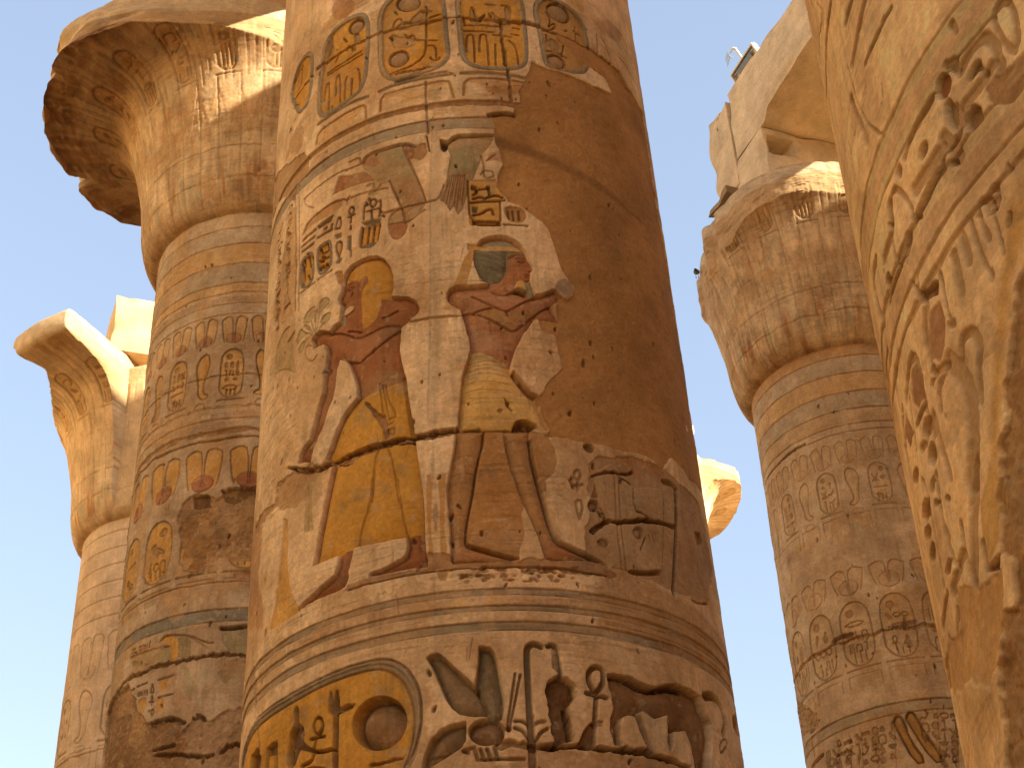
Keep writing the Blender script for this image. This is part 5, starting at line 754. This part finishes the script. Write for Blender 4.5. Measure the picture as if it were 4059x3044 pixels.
def carve_face(seed, dep=.012):
    def f(gu, gv):
        c = Canvas(0, 1, 1, 0, gu[0], gv[:, 0], 1.0, seed); c.C[:] = 1; r = np.random.default_rng(seed)
        z0, z1 = gv[0, 0], gv[-1, 0]
        for zz in (z0 + .28, z1 - .18, z0 + (z1 - z0) * .58): c.line([(gu[0, 0] + .05, zz), (gu[0, -1] - .05, zz)], .012, dep, (.9, .88, .86), .4)
        for row in (z0 + .36, z0 + (z1 - z0) * .58 + .08):
            h = (z1 - z0) * .58 - .5 if row < z0 + .5 else (z1 - z0) * .42 - .34
            x = gu[0, 0] + .1
            while x < gu[0, -1] - .4:
                wd = r.uniform(.28, .5); c.glyph(GK[r.integers(len(GK))], x, row, wd, h, .014, dep, (.9, .88, .85), .4); x += wd + .06
        return -c.H, c.C[..., 0]
    return f

def build_far_left():
    X, Y = -6.7813, 25.9263; root = empty("great_column", (X, Y, 0), "pale distant column at the far left, its capital broken to one sunlit wedge", "column", "great papyrus columns of the hall")
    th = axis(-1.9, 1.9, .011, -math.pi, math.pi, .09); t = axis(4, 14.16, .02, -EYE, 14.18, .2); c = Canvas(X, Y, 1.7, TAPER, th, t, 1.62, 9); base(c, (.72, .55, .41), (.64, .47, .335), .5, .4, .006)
    for i, z in enumerate(np.arange(12.2, 14.1, .34)): c.ring(z, .012, .014, BROWN, .6, .012)
    frieze(c, 11.9, 11.2, 10.9, 9.9, 9.4, .66, 0, 'cu', 3, .12, .014); frieze(c, 8.6, 7.9, 7.6, 6.6, 6.2, .7, .2, 'c', 4, .12, .014)
    c.ring(7.5, .025, .03, BROWN, .7, .04); c.line([(.1, 7.4), (.16, 6.6), (.05, 5.9), (.1, 5)], .02, .03, BROWN, .7, jag=.02); c.ring(9.7, .015, .02, BROWN, .6, .03)
    revolve(c, shaft_R(c.t), c.t.astype(float), {0: ('shaft', None, None)}, root)
    cut0 = FLCUT; cut1 = FLCUT2
    class Br:
        def __call__(s, th, R, zz, c):
            wob = .05 * (fbm(zz * 2, zz * 0, 3, 4) - .5); gone = ((th + wob > cut0) & (th < 2.7)) | ((th + wob * 3 + np.maximum(17.05 - zz, 0) * 2.5 < cut1) & (th > -2.9))
            R = np.where(gone, np.minimum(R, 1.72), R); top = gone & (zz > 17.4); R = np.where(top, np.minimum(R, 1.72 * np.clip((17.68 - zz) / .28, 0.01, 1)), R)
            c.C[:] = np.where(gone[..., None], np.array((.60, .43, .26), np.float32) * (.85 + .4 * fbm(c.SS * 4, c.TT * 4, 4, 3))[..., None], c.C); s.g = gone; return R
        def z(s, th, Z): return np.where(s.g & (Z > 17.4), 17.4 + (Z - 17.4) * .08, Z)
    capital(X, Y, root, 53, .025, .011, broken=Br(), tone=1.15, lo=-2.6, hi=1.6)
    block('abacus', root, (0, 0), (-1.42, 1.1), (-1.5, 1.6), (17.69, 19.0), 23, col=(.6, .44, .27), chip=.1, res=.06)
    return root
FLCUT, FLCUT2 = -.62, -1.0
def build_far_right():
    X, Y = 2.04, 29.87; root = empty("great_column", (X, Y, 0), "sunlit far column, only a slice of capital showing right of the middle column", "column", "great papyrus columns of the hall")
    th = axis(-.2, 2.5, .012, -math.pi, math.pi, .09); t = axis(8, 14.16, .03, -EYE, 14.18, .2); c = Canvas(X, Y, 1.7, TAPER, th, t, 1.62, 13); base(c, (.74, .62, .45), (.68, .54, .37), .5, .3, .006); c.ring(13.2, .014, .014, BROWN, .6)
    revolve(c, shaft_R(c.t) + .5 * (1 - ss(13.6, 14.1, c.t)), c.t.astype(float), {0: ('shaft', None, None)}, root)
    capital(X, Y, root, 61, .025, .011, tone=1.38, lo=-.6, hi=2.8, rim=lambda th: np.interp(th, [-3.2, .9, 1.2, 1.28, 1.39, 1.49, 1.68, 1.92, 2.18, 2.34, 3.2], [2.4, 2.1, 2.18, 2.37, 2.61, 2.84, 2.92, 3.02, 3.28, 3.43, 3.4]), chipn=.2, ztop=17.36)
    block('abacus', root, (0, 0), (-1.2, 1.2), (-1.7, 1.2), (17.36, 18.5), 29, col=(.72, .6, .44), chip=.2)
    return root
def build_near():
    X, Y = 2.88, 3.42; th = axis(-1.42, .15, .0021, -math.pi, math.pi, .06); t = axis(1.15, 4.75, .004, -EYE, 14.18, .12)
    c = Canvas(X, Y, 1.85, .0126, th, t, 1.8, 17); base(c, (.90, .64, .36), (.68, .44, .21), .48, .35, .005, 1.6); Q = c.Q; zq = lambda f, x, y: Q(f, [(x, y)])[0, 1]
    n = fbm(c.SS * 16, c.TT * 2.5, 4, 3); c.C *= (1 + .45 * (n - .5))[..., None]; c.H += .006 * (n - .5)
    G = (.36, .21, .09); L = lambda f, p, w, d=.017, col=G, m=.7, **k: c.line(Q(f, p), w * 1.1, d, col, m, jag=k.pop('jag', .005), **k); Pg = lambda f, p, col=G, d=None, **k: c.poly(Q(f, p), col, d, jag=k.pop('jag', .006), **k)
    zs = [zq('G1', 880, 480), zq('G1', 930, 520), zq('G1', 1010, 560), zq('G1', 1060, 600)]
    c.band(zs[0], zs[1], OLIVE, .55, .003); c.band(zs[2], zs[3], OLIVE, .45, .003); c.band(zs[1], zs[2], (.42, .21, .1), .45)
    c.ring(zs[0], .008, .008, BROWN, .5); c.ring(zs[3], .008, .008, BROWN, .5)
    ze = [zq('G1', 1280, 960), zq('G1', 1330, 1030), zq('G1', 1430, 1160), zq('G2', 680, 390)]
    c.band(ze[0], ze[1], OLIVE, .35, .004); c.band(ze[1], ze[2], (.46, .26, .13), .4); c.ring(ze[0], .01, .012, G, .6); c.ring(ze[2], .01, .01, G, .5); c.ring(ze[3], .014, .014, G, .6)
    Pg('G1', [(1080, 0), (1170, 0), (1060, 180), (980, 300), (900, 480), (860, 560), (840, 520), (920, 320)], (.42, .21, .11), mix=.3, soft=.02)
    for p, w in (([(500, 0), (440, 250), (400, 470)], .018), ([(690, 60), (600, 240), (545, 360), (500, 470)], .010), ([(400, 0), (350, 180)], .014), ([(250, 0), (215, 250), (210, 500), (222, 780), (240, 950)], .016), ([(370, 490), (400, 600), (450, 790), (520, 920), (620, 990)], .007), ([(395, 730), (440, 870), (505, 1020)], .022), ([(150, 30), (190, 100), (160, 300)], .008), ([(520, 430), (640, 120)], .006), ([(50, 40), (120, 250), (165, 480)], .006), ([(100, 20), (150, 180), (165, 420)], .006)): L('G1', p, w)
    L('G1', [(690, 60), (600, 240), (545, 360)], .014, .002, OLIVE, .5); L('G1', [(400, 0), (350, 180)], .018, .002, OLIVE, .5)
    disc = lambda f, x, y, rx, ry, an, col=G, d=.03, **k: Pg(f, [(x + rx * math.cos(a) * math.cos(an) - ry * math.sin(a) * math.sin(an), y + rx * math.cos(a) * math.sin(an) + ry * math.sin(a) * math.cos(an)) for a in np.linspace(0, 6.28, 18)[:-1]], col, d, **k)
    disc('G1', 1068, 635, 55, 95, .15, (.33, .15, .065), .035, bulge=.02, w=.05); disc('G1', 1285, 860, 58, 95, .3, (.27, .15, .065), .035, rough=.012); disc('G1', 925, 1105, 24, 75, .25, (.28, .2, .09), .03); disc('G1', 745, 1255, 22, 50, 0); disc('G1', 1130, 1195, 22, 26, 0, (.1, .05, .02), .05); disc('G1', 900, 1590, 18, 18, 0, (.5, .32, .14), .012)
    for p, w in (([(1190, 525), (1230, 430), (1290, 340), (1380, 270), (1440, 320), (1485, 490)], .020), ([(1210, 785), (1300, 670), (1390, 550), (1420, 480)], .020), ([(1450, 200), (1435, 110), (1480, 20), (1540, 10), (1595, 120), (1610, 380), (1530, 350), (1450, 200)], .013), ([(1060, 1010), (1120, 1060), (1180, 1150)], .026), ([(1180, 1010), (1200, 900), (1160, 790)], .016), ([(790, 1140), (830, 1020), (900, 870), (980, 730)], .018), ([(860, 1385), (930, 1290), (1040, 1100)], .026), ([(690, 1420), (720, 1370), (830, 1490), (850, 1659)], .010), ([(680, 1480), (690, 1659)], .020), ([(1340, 490), (1370, 545)], .009), ([(1120, 175), (1160, 235)], .012), ([(620, 620), (630, 720)], .006), ([(1310, 1570), (1330, 1480), (1370, 1460), (1390, 1560)], .011), ([(1390, 1440), (1420, 1360), (1460, 1390), (1430, 1500), (1390, 1440)], .010), ([(1460, 1380), (1470, 1490), (1410, 1560)], .009), ([(1530, 1210), (1545, 1255)], .008), ([(1080, 1130), (1190, 960)], .010), ([(1090, 480), (1150, 440), (1160, 520)], .016)): L('G1', p, w)
    Pg('G1', [(1248, 585), (1265, 500), (1310, 450), (1345, 455), (1320, 530), (1280, 570)], (.27, .19, .085), .028, smth=1); Pg('G1', [(1070, 795), (1108, 710), (1140, 760), (1172, 940), (1150, 972), (1100, 930)], (.3, .2, .09), .035, bulge=.015, w=.03, smth=1); Pg('G1', [(888, 1505), (960, 1340), (1040, 1160), (1078, 1152), (1070, 1240), (965, 1450), (905, 1570), (860, 1659), (840, 1600)], (.27, .17, .075), .035, bulge=.015, w=.04); Pg('G1', [(1090, 490), (1150, 432), (1165, 510), (1130, 540)], (.33, .2, .09), .02)
    Pg('G1', [(1659, 380), (1540, 520), (1440, 560), (1390, 640), (1400, 820), (1500, 770), (1659, 660)], (.36, .2, .085), .014, mix=.8, jag=.02, rough=.012); Pg('G1', [(1659, 1090), (1560, 1480), (1480, 1659), (1659, 1659)], OCHRE, mix=.7, soft=.05)
    for p, w in (([(400, 30), (425, 150), (395, 260), (365, 345)], .020), ([(320, 350), (305, 480), (330, 600), (370, 740)], .022), ([(395, 600), (440, 450), (520, 220)], .014), ([(830, 210), (850, 270), (875, 350)], .018), ([(930, 60), (950, 140), (990, 220)], .012), ([(620, 640), (610, 800), (640, 930)], .024), ([(830, 930), (822, 840), (855, 785), (900, 780), (940, 850), (928, 1000), (945, 1190)], .018), ([(500, 1190), (508, 1000), (545, 910), (580, 990), (605, 1200), (660, 1400)], .018), ([(705, 1240), (695, 1120), (720, 1045)], .016), ([(750, 965), (840, 1050), (895, 1250), (905, 1450), (880, 1659)], .036), ([(480, 1240), (485, 1400), (530, 1640)], .018), ([(520, 1180), (540, 1330), (560, 1480)], .010), ([(430, 990), (440, 1100), (470, 1250)], .010), ([(1150, 1020), (1148, 1200), (1195, 1325)], .022), ([(660, 1290), (700, 1450), (760, 1640)], .022), ([(620, 1330), (640, 1400), (590, 1480)], .014), ([(560, 1340), (610, 1200)], .010), ([(390, 880), (385, 1050)], .010), ([(650, 1090), (680, 1020), (730, 980)], .014), ([(420, 240), (450, 400)], .010), ([(700, 430), (760, 700)], .008), ([(780, 320), (830, 540)], .018), ([(880, 120), (950, 330), (1010, 440)], .010), ([(1000, 0), (1080, 300)], .006)): L('G2', p, w)
    disc('G2', 395, 475, 13, 45, .05); disc('G2', 508, 235, 15, 50, 0); disc('G2', 1010, 440, 10, 35, 0); disc('G2', 615, 1350, 18, 65, .1); disc('G2', 655, 1510, 24, 70, 0, (.2, .1, .045), .05); disc('G2', 770, 730, 25, 35, .4, (.36, .22, .1), .015); disc('G2', 660, 1010, 16, 30, 0)
    Pg('G2', [(525, 470), (590, 550), (640, 490), (690, 482), (692, 550), (600, 610), (560, 570)], (.22, .12, .05), .04); Pg('G2', [(700, 590), (645, 660), (630, 800), (650, 920), (695, 962), (722, 850), (730, 700)], (.42, .23, .12), .012, bulge=.02, w=.05); Pg('G2', [(550, 960), (530, 1060), (540, 1200), (570, 1230), (600, 1160), (590, 1020)], (.43, .24, .12), .01, bulge=.02, w=.04); Pg('G2', [(500, 1280), (490, 1400), (520, 1480), (540, 1380)], (.43, .24, .12), .01, bulge=.02, w=.04)
    Pg('G2', [(1120, 0), (1207, 0), (1207, 180), (1120, 500), (1080, 900), (1050, 1659), (1010, 1659), (1005, 1250), (1050, 700)], (.58, .33, .09), mix=.75, soft=.02); Pg('G2', [(1260, 230), (1150, 520), (1115, 900), (1100, 1250), (1060, 1500), (1080, 1720), (1400, 1720), (1400, 200)], (.33, .19, .08), .02, mix=.85, rough=.02, jag=.03)
    Pg('G2', [(760, 320), (800, 330), (850, 560), (870, 640), (820, 620), (780, 440)], OLIVE, mix=.45, soft=.012)
    Pg('G3', [(640, -20), (700, 110), (690, 400), (630, 540), (600, 400), (590, 200)], (.58, .35, .11), mix=.8); Pg('G3', [(690, 490), (640, 545), (615, 580), (690, 570)], (.24, .13, .055), .03)
    for p, w in (([(555, 0), (548, 300), (552, 640)], .030), ([(430, 690), (460, 590), (490, 490)], .020), ([(380, 890), (405, 700)], .014), ([(455, 800), (460, 925)], .014), ([(600, 430), (620, 560)], .016), ([(480, 330), (520, 560), (545, 650)], .014), ([(345, 60), (370, 230), (400, 400), (450, 540)], .016), ([(270, 80), (300, 160), (330, 330), (385, 660)], .012), ([(415, 950), (440, 1010)], .012), ([(700, 90), (690, 180)], .014), ([(380, 300), (420, 400)], .010), ([(235, 300), (300, 560), (350, 760)], .008)): L('G3', p, w)
    disc('G3', 235, 60, 14, 45, .1); disc('G3', 290, 250, 22, 65, .1); disc('G3', 325, 110, 10, 40, .1); disc('G3', 325, 480, 12, 50, .05); disc('G3', 300, 370, 14, 40, .1); disc('G3', 410, 560, 12, 45, .3); disc('G3', 345, 210, 10, 16, 0); disc('G3', 408, 185, 12, 14, 0)
    Pg('G3', [(440, 660), (560, 680), (700, 590), (720, 780), (690, 1000), (640, 1210), (560, 1180), (420, 1260), (395, 1060), (470, 900)], (.62, .37, .15), .012, mix=.9, jag=.02, soft=.01); Pg('G3', [(700, 780), (900, 780), (900, 1700), (730, 1700), (700, 1300), (690, 1000)], (.33, .19, .08), .02, mix=.85, jag=.03, rough=.022)
    Pg('G3', [(705, 90), (1200, 60), (1200, 820), (770, 800), (758, 520), (700, 480)], (.36, .21, .09), .016, mix=.85, rough=.018, jag=.02)
    Pg('G3', [(760, 520), (900, 480), (900, 760), (775, 770)], (.27, .15, .06), .02, mix=.8, jag=.02, rough=.015); Pg('G3', [(475, 1290), (560, 1200), (620, 1250), (600, 1659), (500, 1659)], (.5, .33, .16), mix=.4, soft=.06, jag=.03)
    pits(c, 60, (-2.5, .2), (1.2, 4.7), 25, .02, (.15, .08, .035), (.008, .024))
    c.H *= .6; grime(c, .4, 91)
    col = empty("great_column", (X, Y, 0), "nearest column, deeply grooved orange stone filling the right edge", "column", "great papyrus columns of the hall")
    revolve(c, 1.85 - .0126 * c.t, c.t.astype(float), {0: ('shaft', None, None)}, col)
    return col
def plain_capital(X, Y, root, seed): capital(X, Y, root, seed, .06, .05, cart=False); block('abacus', root, (0, 0), (-1.35, 1.35), (-1.35, 1.35), (17.69, 18.6), seed, res=.3)
OFF = [(5.9, -4.3), (8.82, 13.9), (12.0, 5.9), (-6.5, -3.0)]
OFFB = [((2.88, 3.42), (-8.6, 7.0)), ((5.579, 21.8904), (-17.5, -8.6))]
OCCLUDERS = [(12, -18, 10.2, 19.5, 19.5, 4, "lower added tower outside the picture"), (12, 10.25, 34, 26.9, 23.0, 4, "higher added tower outside the picture"), (16.3, 16.6, 19.5, 32.9, 32.9, 3, "narrow added shading stump outside the picture behind the gateway tower")]
BOUNCE_WALLS = [(-15, -12, 34, 24)]
SHADE_SLABS = [((-3.5277, 17.7954), (-14, -4.5), (.6, 5), 'slab added for shade over the left row outside the picture'), ((5.579, 21.8904), (-17, -6), (.6, 2.6), 'slab added for shade over the right row outside the picture')]
OFFL = ["plain column outside the picture, behind the nearest one", "plain column outside the picture, next after the right one", "plain column outside the picture, last of the right row", "plain column outside the picture, left behind the viewer", "plain column outside the picture, left beside the viewer", "plain column outside the picture, straight behind the viewer"]

# ------------------------------------------------------------------ assemble
g = mesh_obj('sand_ground', np.array([(-900, -900, 0), (900, -900, 0), (900, 900, 0), (-900, 900, 0)], float), np.array([[0, 1, 2, 3]]), M_SAND); tag(g, kind='structure')
main = build_main(); plain_capital(MX, MY, main, 71)
near = build_near(); plain_capital(2.88, 3.42, near, 73)
left = build_left()
right, rcap = build_right()
fl = build_far_left(); fr = build_far_right()
def top(o, label, cat='stone beam', group=None): return tag(o, label, cat, group, 'thing')
RB = (5.579, 21.8904)
def soffit(V):
    V = V.copy(); k = ss(-1.25, -1.5, V[:, 0]) * (1 - ss(18.9, 19.7, V[:, 2])); q = .2 + .35 * np.clip(1 - ((V[:, 0] + 3.6) / 2.3) ** 2, 0, 1) * np.clip(1 - ((V[:, 1] - .2) / 1.5) ** 2, 0, 1); V[:, 2] += k * q; return V
top(block('roof_beam', None, RB, (-8.5, -.27), (-1.45, 1.45), (18.9, 20.5), 81, res=.06, rough=.012, carve=carve_face(5), warp=soffit, chip=.06), "long carved stone roof beam running out over the right column towards the camera")
top(block('beam_fragment', None, RB, (-.23, .62), (-.4, 1.47), (18.35, 20.42), 83, res=.06, rough=.014, carve=carve_face(8), chip=.08, warp=lambda V: V + np.stack([-.16 * ss(19.7, 20.4, V[:, 2]) * (V[:, 0] > .2), V[:, 1] * 0, V[:, 2] * 0], 1)), "short broken upright beam end split by a crack from the long roof beam")
top(block('roof_beam', None, (-3.5277, 17.7954), (-8.4, .3), (-1.4, 1.4), (18.6, 20.5), 85, res=.2), "plain roof beam above the left column, just cut by the top edge")
for i, (x, y) in enumerate(OFF): 
    r_ = empty("great_column", (x, y, 0), OFFL[i], "column", "great papyrus columns of the hall")
    c = Canvas(x, y, 1.7, TAPER, axis(-3.1, 3.1, .1, -math.pi, math.pi, .1), axis(-EYE, 14.1, .4, -EYE, 14.18, .3), 1.62, 90 + i); base(c); revolve(c, shaft_R(c.t), c.t.astype(float), {0: ('shaft', None, None)}, r_); plain_capital(x, y, r_, 91 + i)
for i, (b_, al) in enumerate(OFFB): top(block('roof_beam', None, b_, al, (-1.4, 1.4), (18.6, 20.5), 97 + i, res=.4), "plain roof beam outside the picture over the " + ("nearest column" if i == 0 else "right row"))

for b_, al, off, lb in SHADE_SLABS: top(block('shade_slab', None, b_, al, off, (20.55, 21.4), 103, res=.5), lb, 'shade slab')  # unseen slabs added to shade parts of the capitals
# small things: floodlight on the beam, pigeon on the capital, loose slab
LS = .72
def W3(b, al, off, z): return np.array([b[0] + al * NOM_A.x + off * NOM_B.x, b[1] + al * NOM_A.y + off * NOM_B.y, z + EYE])
def boxes(name, lst, mat, parent, org, bev=.008):
    import bmesh
    bm = bmesh.new()
    for c0, ax, hs in lst:
        r = bmesh.ops.create_cube(bm, size=1)
        for v in r['verts']: v.co = Vector(c0) + Vector(ax[0]) * v.co.x * hs[0] + Vector(ax[1]) * v.co.y * hs[1] + Vector(ax[2]) * v.co.z * hs[2]
    bmesh.ops.recalc_face_normals(bm, faces=bm.faces); bmesh.ops.bevel(bm, geom=bm.edges[:], offset=bev, segments=2, affect='EDGES')
    me = bpy.data.meshes.new(name); bm.to_mesh(me); bm.free(); me.materials.append(mat); o = bpy.data.objects.new(name, me); S.collection.objects.link(o); o.parent = parent; o.location = org; return o
M_MET = plain("pale_metal", (.62, .55, .44), .45, .5); M_GLS = plain("dark_glass", (.10, .11, .13), .15); M_PLT = plain("clear_plate", (.45, .55, .65), .12)
p0 = W3(RB, -1.02, 1.42, 20.50); lamp = empty("floodlight", p0, "metal floodlight with a bracket arm fixed on the edge of the long roof beam", "floodlight")
aA, aB, aZ = NOM_A.copy(), (NOM_B * .45 + Vector((0, 0, .89))).normalized(), (NOM_B * -.89 + Vector((0, 0, .45))).normalized()
def lp(a, b, z): return (aA * a + aB * b + aZ * z) * LS
boxes('frame', [(lp(0, .30, .12), (aA, aB, aZ), (0.86, 0.0360, 0.1000)), (lp(0, .02, .12), (aA, aB, aZ), (0.86, 0.0360, 0.1000)), (lp(.58, .16, .12), (aA, aB, aZ), (0.0360, 0.1656, 0.1152)), (lp(-.58, .16, .12), (aA, aB, aZ), (0.0360, 0.1656, 0.1152)), (lp(0, .16, .19), (aA, aB, aZ), (0.83, 0.1656, 0.0144))], M_MET, lamp, (0, 0, 0))
boxes('glass', [(lp(0, .16, .10), (aA, aB, aZ), (0.50, 0.12, 0.0144))], M_GLS, lamp, (0, 0, 0), .003)
boxes('arm', [(lp(.02, .52, .15), (aA, aB, aZ), (0.0432, 0.2880, 0.0432)), (lp(.10, .72, .10), (aA, aB, aZ), (0.1584, 0.0288, 0.0360)), (lp(.22, .62, .06), (aA, (aB * .8 + aA * .4).normalized(), aZ), (0.0216, 0.1584, 0.0288))], M_MET, lamp, (0, 0, 0))
boxes('visor', [(lp(.34, .66, .06), ((aA * .8 - aB * .3).normalized(), (aB + aZ * .4).normalized(), aZ), (0.1728, 0.2160, 0.0086))], M_PLT, lamp, (0, 0, 0), .004)
for a in (-.22, .2): boxes('bolt', [(lp(a, .36, .14), (aA, aB, aZ), (0.0360, 0.0360, 0.0360))], M_GLS, lamp, (0, 0, 0), .012)
fd = rays([(2764, 1099)])[0]; k_ = (fd[0] * RB[0] + fd[1] * RB[1]) / (fd[0] ** 2 + fd[1] ** 2); pf = fd * k_
bird = empty("pigeon", (pf[0], pf[1], pf[2] + EYE), "grey pigeon perched on the left lip of the right capital", "bird")
sp = [((-.20, 0, .05), .012), ((-.15, 0, .065), .028), ((-.08, 0, .09), .05), ((-.01, 0, .115), .066), ((.05, 0, .14), .062), ((.085, 0, .18), .042), ((.10, 0, .215), .032), ((.112, 0, .238), .034), ((.13, 0, .245), .026), ((.147, 0, .242), .010), ((.166, 0, .234), .003)]
V = []; nq = 14
for (x, y, z), r_ in sp:
    for a in np.linspace(0, 2 * math.pi, nq, endpoint=False): V.append((x + .3 * r_ * math.sin(a), r_ * .85 * math.cos(a), z + r_ * math.sin(a)))
F = [(i * nq + j, i * nq + (j + 1) % nq, (i + 1) * nq + (j + 1) % nq, (i + 1) * nq + j) for i in range(len(sp) - 1) for j in range(nq)]
Vb = np.array(V); Cb = np.where((Vb[:, :1] > .07), np.array([[.07, .075, .085]]), np.array([[.2, .2, .21]])); Cb = np.where(Vb[:, :1] > .14, np.array([[.1, .09, .08]]), Cb); Cb = np.where(Vb[:, :1] < -.12, np.array([[.06, .06, .07]]), Cb)
bb = mesh_obj('body', Vb, np.array(F)[:, ::-1], M_ROUGH, bird, Cb); bird.rotation_euler = (0, 0, math.radians(75))
for sgn in (-1, 1): boxes('leg', [((.0, sgn * .022, .03), ((1, 0, 0), (0, 1, 0), (0, 0, 1)), (.008, .008, .07)), ((.012, sgn * .022, 0), ((1, 0, 0), (0, 1, 0), (0, 0, 1)), (.04, .018, .006))], plain("pink_leg" if sgn < 0 else "pink_leg_b", (.4, .15, .12), .6), bird, (0, 0, 0), .002)
top(block('stone_slab', None, (4.05, 21.05), (-.42, .38), (-.28, .28), (17.72, 17.86), 131, res=.05, rough=.05, chip=.08, col=(.36, .25, .15)), "thin dark loose slab lying on the left rim of the right capital", 'stone slab')
# an added, unseen tower behind and to the right of the viewer: it keeps the low sun off the lower parts
def occluder(name, d, u0, u1, h0, h1, thick, label):
    hx, hy = math.sin(SUN_AZ), math.cos(SUN_AZ); px_, py_ = -hy, hx      # px_: along the wall
    V = [];
    for a in (d, d + thick):
        for u, h in ((u0, 0), (u1, 0), (u1, h1), (u0, h0)): V.append((hx * a + px_ * u, hy * a + py_ * u, h))
    F = [(0, 1, 2, 3), (7, 6, 5, 4), (0, 4, 5, 1), (1, 5, 6, 2), (2, 6, 7, 3), (3, 7, 4, 0)]
    o = mesh_obj(name, np.array(V, float), np.array(F), M_STONE, None, np.repeat([[.5, .36, .22]], 8, 0), False); return top(o, label, 'occluder')
for x0_, y0_, y1_, h_ in BOUNCE_WALLS:  # unseen wall added to bounce warm sunlight onto the columns
    o = mesh_obj('bounce_wall', np.array([(x0_ + dx, y, z) for dx in (0, -3) for y, z in ((y0_, 0), (y1_, 0), (y1_, h_), (y0_, h_))], float), np.array([(3, 2, 1, 0), (4, 5, 6, 7), (0, 1, 5, 4), (1, 2, 6, 5), (2, 3, 7, 6), (3, 0, 4, 7)]), M_STONE, None, np.repeat([[.58, .44, .28]], 8, 0), False); top(o, "tall added bounce-light wall outside the picture on the left", 'wall')
for a in OCCLUDERS: occluder('sun_occluder', *a)
for o in list(S.objects):
    if o.parent is None and 'category' in o.keys(): o['kind'] = 'thing'
